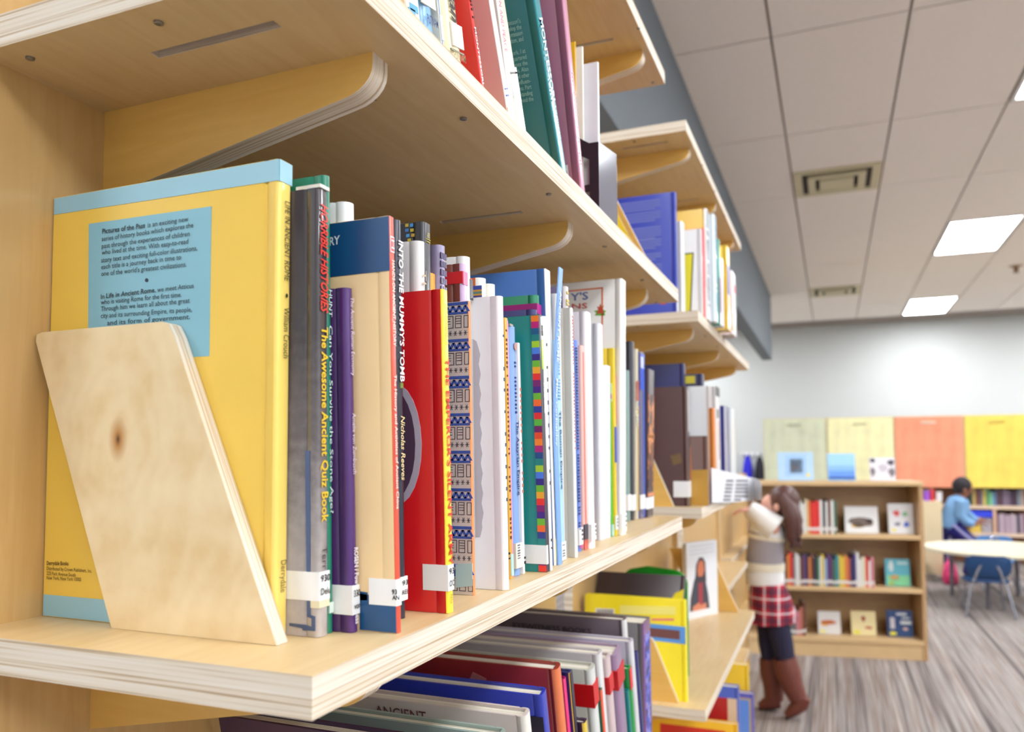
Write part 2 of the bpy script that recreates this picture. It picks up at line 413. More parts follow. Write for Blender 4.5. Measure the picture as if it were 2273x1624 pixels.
# ================================================================== books
PAPER = None
def paper():
    m, nt, b = nodes_mat('page_block', .8)
    tc = N(nt, 'TexCoord'); mp = N(nt, 'Mapping'); mp.inputs['Scale'].default_value = (3, 900, 3); nt.links.new(tc.outputs['Object'], mp.inputs['Vector'])
    n = N(nt, 'TexNoise', Scale=1.0, Detail=2.0); nt.links.new(mp.outputs[0], n.inputs['Vector'])
    nt.links.new(ramp(nt, n.outputs['Fac'], [(.35, (206, 196, 176)), (.65, (242, 236, 222))]), b.inputs['Base Color']); return m
PAPER = paper()
EPS = .00035
class Book:
    """x: 0 at the spine, negative towards the fore edge; y: thickness; z: up. sh = slant of a settled book"""
    def __init__(s, label, d, T, W, H, col, t=None, z=ZA, sp=None, sh=0.0, soft=False, rnd=.35, rough=.34, coat=.25, lean=0.0, group=None, far=None, cat='book', name='book', rot=None, var=.06, tilt=0.0):
        s.T, s.W, s.H, s.sh, s.t, s.d, s.z, s.lean = T, W, H, sh, t, d, z, lean
        cm = col if not isinstance(col, tuple) else M(col, rough, var, coat)
        smt = cm if sp is None else (sp if not isinstance(sp, tuple) else M(sp, rough, var, coat))
        fmt = cm if far is None else M(far, rough, var, coat)
        mb = MB(); b = min(.0022, T * .22) if not soft else min(.0006, T * .15)
        r = max(.0008, min(T * .5, .006) * rnd * 2 if rnd else .0008); r = min(r, T * .49)
        out = [(-W, 0)]
        if not soft and W > .05: out += [(-.0115, 0), (-.0095, min(.0012, T * .12)), (-.0075, 0)]
        nA = 5
        k0 = len(out)
        for k in range(nA): a = math.radians(-90 + 90 * k / (nA - 1)); out.append((-r + r * math.cos(a), r + r * math.sin(a)))
        for k in range(nA): a = math.radians(90 * k / (nA - 1)); out.append((-r + r * math.cos(a), T - r + r * math.sin(a)))
        k1 = len(out) - 1
        if not soft and W > .05: out += [(-.0075, T), (-.0095, T - min(.0012, T * .12)), (-.0115, T)]
        out += [(-W, T)]
        xi = -max(.0022, r * .8)
        inn = [(-W, T - b), (xi, T - b), (xi, b), (-W, b)]
        prof = out + inn; n = len(prof); i = 0
        mb.v = [(x + sh * 0, y, 0) for x, y in prof] + [(x + sh * H, y, H) for x, y in prof]
        mb.f.append(tuple(range(n))[::-1]); mb.m.append(0); mb.f.append(tuple(range(n, 2 * n))); mb.m.append(0)
        for k in range(n):
            j = (k + 1) % n; mb.f.append((k, j, n + j, n + k)); mb.m.append(1 if k0 <= k < k1 else (2 if k1 <= k < len(out) - 1 else 0))
        s.o = mb.build(name, [cm, smt, fmt], smooth=35)
        s.o.location = (t, d, z)
        if rot is not None: s.o.rotation_euler = rot
        elif lean or tilt: s.o.rotation_euler = (lean, tilt, 0)
        tag(s.o, label, cat, group)
        ins = .0006 if soft else .003
        pb = MB(); x0, x1 = -W + ins, xi - .0002; z0, z1 = ins, H - ins
        pv = [(x0 + sh * z0, b, z0), (x1 + sh * z0, b, z0), (x1 + sh * z0, T - b, z0), (x0 + sh * z0, T - b, z0), (x0 + sh * z1, b, z1), (x1 + sh * z1, b, z1), (x1 + sh * z1, T - b, z1), (x0 + sh * z1, T - b, z1)]
        pb.v = pv; pb.f = [(0, 3, 2, 1), (4, 5, 6, 7), (0, 1, 5, 4), (2, 3, 7, 6), (1, 2, 6, 5), (3, 0, 4, 7)]; pb.m = [0] * 6
        pb.build('pages', PAPER, s.o)
    # --- measuring: height on the book of a photo row, spine or cover
    def zs(s, y): return z_at(y, s.t, s.d) - s.z
    def cov(s, x, y):
        p = ony(x, y, s.d); return (p.x - s.t, p.z - s.z)
    # --- print and stickers
    def cover(s, pts, col, name='print', e=EPS, px=True, mat=None):
        """flat print on the near cover; pts in photo pixels (px) or (x,z) on the book"""
        q = [s.cov(*p) for p in pts] if px else [(x + s.sh * z, z) for x, z in pts]
        q = [(min(x, s.sh * z - .0004), min(max(z, .0004), s.H - .0004)) for x, z in q]
        q = [(max(x, -s.W + .0004 + s.sh * z), z) for x, z in q]
        return MB().prism(q, 1, -e, .0002).build(name, mat or M(col, .4, .03, .2), s.o)
    def band(s, z0, z1, col, name='print', f0=0.0, f1=1.0, e=EPS, mat=None, wrap=0.0):
        """band across the spine between fractions f0..f1 of its thickness; wrap = length carried round onto the near cover"""
        mb = MB(); y0, y1 = s.T * f0, s.T * f1; h = s.sh; z0, z1 = sorted((min(max(z0, .0005), s.H - .0003), min(max(z1, .0005), s.H - .0003)))
        if f0 == 0: y0 += .0003
        if f1 == 1: y1 -= .0003
        def q(x, y, z): return (x + h * z, y, z)
        for a, b_ in (((-.0006, y0), (e, y1)),):
            i = len(mb.v)
            mb.v += [q(a[0], y0, z0), q(e, y0, z0), q(e, y1, z0), q(a[0], y1, z0), q(a[0], y0, z1), q(e, y0, z1), q(e, y1, z1), q(a[0], y1, z1)]
            for f in ((0, 3, 2, 1), (4, 5, 6, 7), (0, 1, 5, 4), (2, 3, 7, 6), (1, 2, 6, 5), (3, 0, 4, 7)): mb.f.append(tuple(i + j for j in f)); mb.m.append(0)
        if wrap:
            i = len(mb.v)
            mb.v += [q(-wrap, -e, z0), q(e, -e, z0), q(e, .0006, z0), q(-wrap, .0006, z0), q(-wrap, -e, z1), q(e, -e, z1), q(e, .0006, z1), q(-wrap, .0006, z1)]
            for f in ((0, 3, 2, 1), (4, 5, 6, 7), (0, 1, 5, 4), (2, 3, 7, 6), (1, 2, 6, 5), (3, 0, 4, 7)): mb.f.append(tuple(i + j for j in f)); mb.m.append(0)
        return mb.build(name, mat or M(col, .4, .03, .2), s.o)
    def spine_text(s, words, z0, z1, col, f=.5, h=.6, bold=0.0, shear=0.0, name='lettering', e=EPS * 2.2):
        """words read downwards from height z0 to z1"""
        mb = MB(); hh = s.T * h; yc = s.T * f - hh * .5
        text_into(mb, words, lambda u, v: (e + s.sh * (z0 - u), yc + v, z0 - u), z0 - z1, hh, bold, shear)
        return mb.build(name, M(col, .5, .02), s.o)
    def cover_text(s, lines, col, name='lettering', e=EPS * 2.4):
        """lines: (words, left px, baseline px, right px, row height in px, bold)"""
        mb = MB()
        for wd, (xa, ya), (xb, yb_), hp, bo in lines:
            a = Vector(s.cov(xa, ya)); b_ = Vector(s.cov(xb, yb_)); c = Vector(s.cov(xa, ya - hp))
            d_ = (b_ - a); L = d_.length; d_.normalize(); hgt = (c - a).length
            text_into(mb, wd, lambda u, v: (a.x + d_.x * u, -e, a.y + d_.y * u + v), L, hgt, bo)
        return mb.build(name, M(col, .5, .02), s.o)
    def label(s, z0, z1, wrap=.012, texts=(), col=(240, 240, 242), f1=1.0):
        o = s.band(z0, z1, col, 'call_number_label', 0, f1, EPS * 1.6, None, wrap)
        o['label'] = 'white call number sticker'
        if texts:
            mb = MB()
            for wd, zc, hh in texts:
                text_into(mb, wd, lambda u, v: (EPS * 3 + s.sh * zc, s.T * .08 + u, zc + v), s.T * .86, hh, .01)
            mb.build('lettering', M((25, 25, 28), .5, .02), s.o)
        return o
    def ticks(s, z0, z1, col, n, f=.5, w=.25, frac=.5, name='lettering'):
        """row of tiny unreadable characters down the spine"""
        mb = MB(); st = (z0 - z1) / n
        for k in range(n):
            if random.random() < .12: continue
            zt = z0 - k * st; zb = zt - st * frac * random.uniform(.7, 1.2); yc = s.T * f; hw = s.T * w * random.uniform(.7, 1)
            mb.box((-.0002 + s.sh * zb, yc - hw, zb), (EPS * 2 + s.sh * zb, yc + hw, zt))
        return mb.build(name, M(col, .5, .02), s.o)

BOOK_BOX = []
def A(label, d, T, xn, ytop, W, col, xtop=None, z=ZA, gap=.0115, **kw):
    """upright book on a shelf: xn = photo column of its near spine edge at the foot, ytop = photo row of its top, xtop = column there"""
    t = t_at(xn, d, z); H = z_at(ytop, t, d) - z
    sh = (t_at(xtop, d, z + H) - t) / H if xtop else 0.0
    sh = max(-.04, min(.04, sh)); W = min(W, t - TB - gap)
    return Book(label, d, T, W, H, col, t=t, z=z + .0002, sh=sh, **kw)

# ------------------------------------------------------------------ eye-level shelf, near to far
Y, BL, BK, WH = (238, 197, 82), (150, 196, 212), (30, 30, 36), (238, 237, 235)
b = A('large yellow picture book with pale blue bands, back cover showing behind the bookend', .3835, .0125, 608, 352, .21, Y, None, gap=.0015, sp=(246, 214, 110), rnd=.22, coat=.3)
W0 = b.W; H0 = b.H
b.cover([(-W0, H0 - .0118), (0, H0 - .0136), (0, H0), (-W0, H0)], BL, 'band', px=False)
b.cover([(-W0, 0), (0, 0), (0, .0145), (-W0, .0145)], BL, 'band', px=False)
b.band(H0 - .0136, H0, BL, 'band')
b.cover([(198, 497), (470, 458), (465, 790), (196, 806)], (132, 186, 202), 'text_panel')
TL_ = [('Pictures of the Past', 229, 519, 324, 506, .016), ('is an exciting new', 330, 505, 420, 491, .003),
       ('series of history books which explores the', 228, 536, 431, 505, .003), ('past through the experiences of children', 228, 552, 423, 524, .003),
       ('who lived at the time. With easy-to-read', 228, 566, 420, 541, .003), ('story text and exciting full-color illustrations,', 227, 583, 440, 556, .003),
       ('each title is a journey back in time to', 227, 598, 404, 576, .003), ('one of the world\'s greatest civilizations.', 227, 613, 416, 592, .003),
       ('In', 226, 664, 234, 663, .003), ('Life in Ancient Rome', 238, 662, 345, 649, .016), (', we meet Atticus', 346, 649, 432, 639, .003),
       ('who is visiting Rome for the first time.', 226, 676, 405, 659, .003), ('Through him we learn all about the great', 226, 691, 423, 672, .003),
       ('city and its surrounding Empire, its people,', 226, 706, 428, 692, .003), ('and its form of government.', 240, 722, 424, 708, .003)]
b.cover_text([(w_, (xa, ya), (xb, yb_), 11, bo) for w_, xa, ya, xb, yb_, bo in TL_], (28, 44, 58))
b.cover_text([('Derrydale Books', (106, 1253), (154, 1254), 9, .014), ('Distributed by Crown Publishers, Inc.', (106, 1264), (206, 1270), 8, .003), ('225 Park Avenue South', (106, 1275), (170, 1279), 8, .003), ('New York, New York 10003', (106, 1285), (182, 1289), 8, .003)], (60, 40, 20))
MB().tube([(b.cov(327, 622)[0], -.0008, b.cov(327, 622)[1]), (b.cov(327, 622)[0], 0, b.cov(327, 622)[1])], .0013, 12).build('bullet', M((28, 44, 58)), b.o)
b.spine_text('LIFE IN ANCIENT ROME', b.zs(440), b.zs(618), (70, 62, 30), .62, .42)
b.spine_text('\u2022', b.zs(646), b.zs(656), (30, 28, 20), .62, .5)
b.spine_text('William Crouch', b.zs(678), b.zs(792), (70, 62, 30), .62, .42)
b.spine_text('Derrydale', b.zs(1246), b.zs(1318), (110, 96, 44), .6, .42)

def worn_print(h):
    m, nt, bb = nodes_mat('worn_print', .22); bb.inputs['Coat Weight'].default_value = .7
    tc = N(nt, 'TexCoord'); sx = N(nt, 'SeparateXYZ'); nt.links.new(tc.outputs['Object'], sx.inputs[0])
    n = N(nt, 'TexNoise', Scale=120.0, Detail=4.0); nt.links.new(tc.outputs['Object'], n.inputs['Vector'])
    ad = N(nt, 'Math', operation='MULTIPLY_ADD'); nt.links.new(n.outputs['Fac'], ad.inputs[0]); ad.inputs[1].default_value = .08; nt.links.new(sx.outputs['Z'], ad.inputs[2])
    mr = N(nt, 'MapRange'); mr.inputs['From Max'].default_value = h; nt.links.new(ad.outputs[0], mr.inputs['Value'])
    nt.links.new(ramp(nt, mr.outputs[0], [(.12, (190, 180, 176)), (.4, (150, 142, 142)), (.6, (100, 92, 94)), (.85, (60, 52, 56))]), bb.inputs['Base Color']); return m
WP = worn_print(.27)
b = A('worn grey and black quiz book with red and yellow spine lettering, behind the yellow book', .3965, .0105, 708, 414, .17, WP, 707, rnd=.3)
b.cover([(678, 1000), (688, 1000), (690, 1364), (700, 1368), (700, 1400), (672, 1398), (672, 1394), (643, 1388), (643, 1382), (678, 1386), (692, 1390), (692, 1372), (682, 1368)], (74, 92, 132), 'maze_line')
b.spine_text('HORRIBLE HISTORIES', b.zs(448), b.zs(690), (222, 62, 50), .5, .72, .02, .2)
b.spine_text('The Awesome Ancient Quiz Book', b.zs(722), b.zs(1160), (232, 192, 42), .52, .62, .02)
b.spine_text('Terr', b.zs(1214), b.zs(1266), (66, 62, 66), .5, .5)
b.label(b.zs(1334), b.zs(1270), .024, (('930', b.zs(1292), .0042), ('Delu', b.zs(1321), .0042)))
b.band(b.zs(1350), b.zs(1334), (226, 216, 184), 'tape_patch', 0, 1, EPS, None, .006)
MB().box((-.02, .0002, b.H), (.0012 + b.sh * b.H, .0098, b.H + .0022)).build('torn_edge', M((226, 220, 210), .9, .1, scale=200), b.o)

b = A('tall dark green hardback hidden behind the worn grey quiz book', .407, .007, 728, 385, .19, (14, 120, 92), 722, coat=.5, rnd=.6)
b.spine_text('HUNT', b.zs(640), b.zs(700), (206, 226, 216), .55, .5)
b.spine_text('Can You Survive the Stone Age?', b.zs(720), b.zs(1140), (206, 226, 216), .55, .5)
b.band(b.zs(1362), b.zs(1338), (206, 226, 216), 'print', .2, .8)

b = A('purple library book about the Roman economy, standing between green and tan books', .414, .0078, 783, 636, .155, (70, 30, 96), 771, sp=(78, 36, 112), coat=.5, rnd=.5, var=.2)
b.spine_text('The Ancient Roman Economy', b.zs(656), b.zs(832), (226, 214, 232), .55, .5)
b.spine_text('Amelie von Zumbusch', b.zs(916), b.zs(1052), (226, 214, 232), .55, .5)
b.spine_text('ROSEN / Pow', b.zs(1216), b.zs(1298), (236, 230, 240), .55, .55, .02)
b.spine_text('ess', b.zs(1366), b.zs(1386), (236, 230, 240), .55, .55, .02)
b.label(b.zs(1365), b.zs(1300), .03, (('330', b.zs(1325), .0042), ('von', b.zs(1352), .0038)))

b = A('cream book about ancient China with navy bands and orange spine', .4226, .0056, 881, 476, .17, (240, 208, 156), 864, sp=(214, 76, 48), coat=.5, rnd=.15)
b.cover([(-b.W, b.H - .036), (0, b.H - .035), (0, b.H), (-b.W, b.H)], (16, 72, 122), 'band', px=False)
b.cover([(799, 1316), (881, 1330), (881, 1412), (799, 1404)], (18, 78, 130), 'band')
b.cover([(799, 1312), (816, 1314), (816, 1332), (799, 1332)], (18, 78, 130), 'band')
b.cover_text([('RY', (733, 546), (756, 541), 19, .02)], (226, 230, 234))
b.band(b.zs(556), b.zs(520), (232, 226, 226), 'print', .1, .9); b.band(b.zs(553), b.zs(523), (204, 62, 66), 'print', .2, .8, EPS * 1.5)
b.spine_text('H', b.zs(528), b.zs(548), (240, 236, 236), .5, .6, 0, name='lettering')
b.spine_text('HANDS-ON ANCIENT HISTORY', b.zs(574), b.zs(766), (244, 226, 214), .5, .6, .012)
b.spine_text('The History and Activities of Ancient China', b.zs(830), b.zs(1130), (244, 226, 214), .5, .55, .012)
b.label(b.zs(1345), b.zs(1286), .019, ())
b.cover_text([('93', (871, 1318), (883, 1318), 11, .03), ('AN', (872, 1330), (888, 1330), 10, .03)], (30, 30, 34))

b = A('white hardback with rounded corners standing behind the cream China book', .4292, .0125, 781, 443, .19, (232, 232, 234), 770, coat=.5, rnd=.6)
b.cover([(-b.W, b.H - .022), (-.012, b.H - .022), (-.012, b.H - .0212), (-b.W, b.H - .0212)], (90, 92, 98), 'line', px=False)

b = A('dark navy book about a mummy tomb with white spine lettering', .459, .0088, 890, 484, .18, (34, 34, 52), 880, coat=.5, rnd=.5, var=.2)
b.spine_text("INTO THE MUMMY'S TOMB", b.zs(530), b.zs(846), (236, 234, 232), .5, .66, .02)
b.spine_text('Nicholas Reeves', b.zs(922), b.zs(1066), (226, 206, 150), .5, .62, .012, .2)
b.band(b.zs(860), b.zs(848), (120, 140, 70), 'print', .3, .7)
b.label(b.zs(1334), b.zs(1281), .01, (('93', b.zs(1300), .0034), ('REE', b.zs(1320), .003)))

b = A('bright red book about a silent army with yellow spine', .487, .0086, 995.5, 640, .2, (206, 20, 28), 982, sp=(252, 222, 60), coat=.35, rnd=.2)
c0 = b.cov(878, 985); rr = .021
c0 = (c0[0] - b.sh * c0[1], c0[1])
ring = [(c0[0] + rr * math.cos(a / 24 * math.tau), c0[1] + rr * 2.05 * math.sin(a / 24 * math.tau)) for a in range(24)]
b.cover(ring, (190, 180, 196), 'silver_ring', px=False)
b.cover([(c0[0] + .86 * (x - c0[0]) - .002, c0[1] + .9 * (z - c0[1])) for x, z in ring], (86, 62, 84), 'medallion', EPS * 1.6, px=False)
b.spine_text("THE EMPEROR'S SILENT ARMY", b.zs(792), b.zs(1256), (206, 54, 30), .5, .66, .02)
b.spine_text("O'CONNOR", b.zs(670), b.zs(765), (214, 186, 60), .52, .45)
b.spine_text('NG', b.zs(1320), b.zs(1340), (190, 160, 60), .52, .5)
b.label(b.zs(1312), b.zs(1254), .019, (('93', b.zs(1275), .0042), ("O'C", b.zs(1302), .0042)))

b = A('white and silver paperback with worn top behind the red book', .4975, .011, 938, 532, .15, (214, 210, 210), 932, sp=(228, 224, 222), coat=.6, rnd=.6)
b.spine_text('THE L', b.zs(596), b.zs(700), (196, 176, 140), .5, .5)
b = A('black book with little coloured squares and yellow lettering, top showing behind the red book', .5085, .013, 946, 490, .17, (38, 34, 42), 940, coat=.5, rnd=.3)
for xx, yy, cc in ((900, 497, (196, 166, 50)), (910, 497, (70, 150, 210)), (900, 508, (60, 120, 190)), (911, 508, (196, 176, 60)), (902, 520, (70, 150, 210)), (913, 519, (190, 150, 40)), (905, 530, (190, 170, 60))):
    b.cover([(xx, yy + 7), (xx + 7, yy + 6), (xx + 7, yy - 1), (xx, yy)], cc, 'square')
b.spine_text('POLK', b.zs(512), b.zs(523), (214, 196, 60), .5, .3); b.ticks(b.zs(526), b.zs(534), (214, 196, 60), 3, .5, .3)
b = A('small orange paperback top just above the red book', .522, .009, 965, 604, .13, (246, 160, 46), 956, rnd=.3)
b = A('lavender book with a dark grid pattern on its spine', .5315, .011, 985, 541, .17, (150, 140, 172), 977, coat=.4, rnd=.4)
for k in range(12):
    for j in range(3):
        zt = b.H - .006 - k * .0065
        b.band(zt - .0045, zt, (72, 58, 100), 'grid_square', .08 + j * .3, .32 + j * .3, EPS)

b = A('narrow book patterned with blue zigzags and drawn squares, orange edges', .5555, .0044, 1051, 667, .05, (206, 196, 184), 1040, sp=(246, 150, 92), rnd=.2, coat=.1)
zz = b.H; k = 0
def blu(v=0): return (60, 88, 164)
x1, x0 = -.0005, -.027
INKM = M((52, 50, 62), .6, .05); BLUM = M((62, 90, 166), .5, .15); CREM = M((214, 206, 190), .6, .05)
while zz > .004:
    step = .0292
    mbk = MB(); mbb = MB(); mbc = MB(); S = lambda z_: b.sh * z_
    def bar(mb_, xa, za, xb, zb, e_=EPS):
        mb_.box((min(xa, xb) + S(za), -e_, max(.0005, min(za, zb))), (max(xa, xb) + S(za), .0002, max(.0006, max(za, zb))))
    if zz - .002 > 0:
        bar(mbb, x0, zz - .0005, x1, zz - .0028); bar(mbb, x0, zz - .0082, x1, zz - .0100)
        for q in range(5):
            xa = x0 + q * .0054
            for (p0, p1) in (((xa, zz - .0082), (xa + .0027, zz - .0034)), ((xa + .0027, zz - .0034), (xa + .0054, zz - .0082))):
                if min(p0[1], p1[1]) > 0:
                    dx = .0011
                    mbb.prism([(p0[0] + S(p0[1]) - dx, p0[1]), (p0[0] + S(p0[1]) + dx, p0[1]), (p1[0] + S(p1[1]) + dx, p1[1]), (p1[0] + S(p1[1]) - dx, p1[1])], 1, -EPS, .0002)
        for xa, xb in ((x0, -.0135), (-.0115, -.0065), (-.004, x1)):
            for za, zb in ((zz - .0112, zz - .0116), (zz - .0205, zz - .0209)):
                if zb > 0: bar(mbk, xa, za, xb, zb)
            for xv in (xa, xb):
                if zz - .0209 > 0: bar(mbk, xv - .0002, zz - .0112, xv + .0002, zz - .0209)
        for xa in (-.018, -.009):
            for q in range(3):
                if zz - .0145 - q * .002 > 0: bar(mbk, xa - .002, zz - .0132 - q * .002, xa + .002, zz - .0136 - q * .002)
        for q in range(6):
            xa = x0 + .002 + q * .0044
            if zz - .029 > 0:
                for an in range(3):
                    a = an * math.pi / 3; mbk.tube([(xa - .0016 * math.cos(a) + S(zz - .025), -.0002, zz - .025 - .0022 * math.sin(a)), (xa + .0016 * math.cos(a) + S(zz - .025), -.0002, zz - .025 + .0022 * math.sin(a))], .00022, 4)
    if mbb.f: mbb.build('zigzag_print', BLUM, b.o)
    if mbk.f: mbk.build('drawn_print', INKM, b.o)
    zz -= step
b.cover([(1012, 1304), (1054, 1300), (1054, 1250), (1012, 1252)], (172, 204, 202), 'pale_sticker', EPS * 2)
b.cover([(-.05, 0), (-.0275, 0), (-.0275, b.H), (-.05, b.H)], (176, 56, 22), 'border', px=False)

b = A('brown book with red band and lilac spine behind the zigzag-patterned book', .5602, .0085, 1040, 583, .15, (128, 66, 48), 1027, sp=(200, 170, 206), coat=.7)
b.cover([(-b.W, b.zs(629)), (0, b.zs(627)), (0, b.zs(600)), (-b.W, b.zs(602))], (214, 40, 40), 'band', px=False); b.band(b.zs(629), b.zs(600), (236, 110, 150), 'band')
b = A('tall white hardback with black logo on the spine and torn top', .5692, .0125, 1046, 566, .18, (232, 230, 228), 1034, coat=.5, rnd=.6)
b.band(b.zs(660), b.zs(614), (40, 34, 40), 'logo', .55, .98)
b = A('big white book with torn grey paper picture on its cover', .584, .0088, 1124, 655, .2, (222, 219, 220), 1110, sp=(242, 241, 241), coat=.5, rnd=.4)
pts = [(1056, 1192), (1066, 1192), (1071, 1170)]
for k in range(18): pts.append((1070 - k * .45 + (4 if k % 2 else 0), 1160 - k * 22))
pts += [(1058, 757), (1050, 752)]
b.cover(pts, (182, 174, 180), 'torn_paper_print')
b.ticks(b.zs(740), b.zs(1130), (96, 92, 96), 16, .55, .14, .3)
b.ticks(b.zs(1228), b.zs(1252), (30, 30, 30), 2, .85, .14, .35)
b = A('striped orange and blue book with torn white spine, behind the big white book', .5932, .0125, 1083, 614, .15, (226, 110, 52), 1070, sp=(232, 230, 224), rnd=.6, coat=.4)
for ya, yb_, cc in ((632, 641, (52, 70, 160)), (641, 645, (206, 150, 60)), (645, 650, (90, 130, 120)), (650, 654, (206, 150, 60)), (654, 662, (70, 60, 130))):
    b.cover([(-b.W, b.zs(yb_)), (0, b.zs(yb_)), (0, b.zs(ya)), (-b.W, b.zs(ya))], cc, 'stripe', px=False)
b = A('small cream book with curled torn spine top beside the striped one', .606, .0115, 1099, 628, .14, (214, 210, 198), 1091, sp=(232, 228, 214), rnd=.7, coat=.2)
b = A('thin yellow patterned paperback with pink edge', .639, .0062, 1134, 704, .15, (236, 178, 60), 1121, sp=(230, 170, 66), soft=True, rnd=.1)
b.band(0.001, b.H - .002, (246, 160, 190), 'edge', .62, 1.0)
b.ticks(b.zs(730), b.zs(1200), (110, 66, 40), 46, .3, .22, .5, 'pattern'); b.band(b.zs(1278), b.zs(1230), (176, 214, 212), 'sticker', 0, 1, EPS * 2)
b = A('light blue book about the Assyrian Empire with chewed top corner', .6525, .0155, 1146, 722, .16, (98, 128, 190), 1134, sp=(130, 164, 222), coat=.5, rnd=.8)
b.spine_text('The Assyrian Empire', b.zs(932), b.zs(1100), (24, 48, 116), .6, .36, .03)
b.ticks(b.zs(800), b.zs(920), (40, 64, 130), 14, .5, .1, .5)
MB().tube([(.0006 + b.sh * b.zs(766), b.T * .55, b.zs(766)), (EPS * 2 + .0003 + b.sh * b.zs(766), b.T * .55, b.zs(766))], .0035, 14).build('emblem', M((196, 150, 140)), b.o)
b.label(b.zs(1262), b.zs(1206), .002, (), (228, 226, 220)); b.ticks(b.zs(1210), b.zs(1245), (80, 80, 80), 6, .4, .2, .5)
MB().box((-.008 + b.sh * b.H, .001, b.H), (-.001 + b.sh * b.H, .008, b.H + .002)).build('torn_edge', M((176, 166, 160), .9), b.o)
b = A('thin white booklet between the Assyrian book and the teal one', .6686, .0048, 1162, 760, .15, (236, 234, 232), 1150, soft=True, rnd=.1)
b.ticks(b.zs(860), b.zs(1100), (226, 130, 110), 18, .5, .2); b.ticks(b.zs(1236), b.zs(1256), (20, 20, 20), 2, .8, .3)
b = A('teal book with a column of bright colour squares along its edge', .6845, .0042, 1214, 698, .19, (18, 132, 130), 1196, sp=(52, 46, 62), coat=.3, rnd=.15)
SQ = [(246, 128, 38), (196, 28, 122), (18, 92, 140), (18, 132, 130), (164, 206, 40), (70, 128, 220), (52, 36, 130), (110, 184, 50), (246, 170, 40), (232, 44, 44), (122, 28, 110), (66, 30, 130), (110, 184, 50), (246, 108, 40), (42, 60, 150), (228, 42, 44), (90, 184, 60), (112, 28, 100), (236, 74, 36), (246, 134, 40), (176, 30, 120), (28, 76, 136), (18, 132, 130), (170, 206, 48), (74, 126, 226), (48, 34, 130), (110, 184, 50), (240, 168, 40), (236, 48, 44), (130, 30, 108), (68, 34, 130), (110, 184, 50), (246, 108, 40), (44, 58, 140), (18, 132, 130), (18, 132, 130), (18, 132, 130), (120, 28, 104), (236, 54, 48)]
for k, cc in enumerate(SQ):
    za = b.H * (1 - k / len(SQ)); zb = b.H * (1 - (k + 1) / len(SQ))
    b.cover([(-.0078, zb), (-.0003, zb), (-.0003, za), (-.0078, za)], cc, 'colour_square', px=False)
b.label(b.zs(1252), b.zs(1210), .032, ())
b = A('dark grey and white book about Stonehenge with a lime green patch', .689, .005, 1218, 697, .16, (62, 58, 68), 1199, sp=(64, 60, 70), rnd=.2)
b.band(b.zs(752), b.H - .002, (236, 234, 230), 'print'); b.band(b.zs(818), b.zs(752), (176, 208, 66), 'print')
b.spine_text('STONEHENGE', b.zs(848), b.zs(916), (236, 236, 236), .5, .55, .03)
b.ticks(b.zs(720), b.zs(744), (40, 36, 36), 2, .5, .3, .8)
b = A('thin white hardback between Stonehenge and the torn blue Rome book', .6945, .0085, 1223, 700, .17, (232, 232, 232), 1208, rnd=.5)
b.ticks(b.zs(760), b.zs(1120), (110, 110, 112), 14, .5, .14, .3); b.ticks(b.zs(1196), b.zs(1224), (90, 90, 92), 3, .5, .2)
b = A('navy hardback top behind the teal colour-square book', .7035, .0105, 1200, 685, .18, (44, 46, 110), 1187, coat=.6, rnd=.5)
b = A('green hardback with a magenta band behind the navy one', .7145, .0125, 1203, 653, .185, (14, 132, 92), 1191, coat=.6, rnd=.5)
b.cover([(-b.W, b.zs(694)), (0, b.zs(694)), (0, b.zs(672)), (-b.W, b.zs(672))], (160, 20, 120), 'band', px=False); b.band(b.zs(694), b.zs(672), (176, 24, 130), 'band')
b = A('large blue book about ancient Rome, spine torn loose at the top', .7275, .015, 1232, 594, .215, (64, 112, 184), 1210, sp=(236, 230, 224), coat=.2, rnd=.1)
# its loose spine strip, bent outwards at the top
mb = MB(); n = 14
for k in range(n + 1):
    z_ = b.H * (.0 + 1.01 * k / n); off = .001 + .010 * max(0, (k / n - .45)) ** 1.5 * 2.2; ys = .004 + .012 * max(0, (k / n - .4)); mb.v += [(off + b.sh * z_, ys, z_), (off + .0012 + b.sh * z_, ys + .0005, z_), (off + .0012 + b.sh * z_, ys + .0115, z_), (off + b.sh * z_, ys + .0115, z_)]
for k in range(n):
    i = 4 * k
    for q in range(4): mb.f.append((i + q, i + (q + 1) % 4, i + 4 + (q + 1) % 4, i + 4 + q)); mb.m.append(0)
mb.f += [(3, 2, 1, 0), (4 * n, 4 * n + 1, 4 * n + 2, 4 * n + 3)]; mb.m += [0, 0]
so = mb.build('loose_spine', M((122, 166, 224), .4, .1), b.o)
def loose(words, za, zb, h):
    t_ = MB()
    def mp(u, v):
        z_ = za - u; k = z_ / b.H; off = .001 + .010 * max(0, (k - .45)) ** 1.5 * 2.2; ys = .004 + .012 * max(0, (k - .4)); return (off + .0019 + b.sh * z_, ys + .003 + v, z_)
    text_into(t_, words, mp, za - zb, h, .012); t_.build('lettering', M((226, 234, 242), .5), so)
loose('ANCIENT ROME', b.zs(640), b.zs(800), .0062); loose('Mike Corbishley', b.zs(838), b.zs(990), .0055)
b.band(b.zs(1250), b.zs(1196), (236, 226, 190), 'sticker', .1, .9, EPS)
b = A('pale blue book about the Roman Empire with small dark lettering', .756, .017, 1245, 753, .16, (150, 198, 226), 1233, sp=(172, 214, 236), coat=.4, rnd=.4)
b.spine_text('The Roman Empire', b.zs(910), b.zs(1086), (20, 78, 124), .45, .3, .03)
b.ticks(b.zs(790), b.zs(890), (90, 150, 196), 14, .4, .2, .5)
b.label(b.zs(1250), b.zs(1204), .002, (), (226, 230, 230)); b.ticks(b.zs(1210), b.zs(1240), (110, 120, 126), 5, .5, .3, .5)
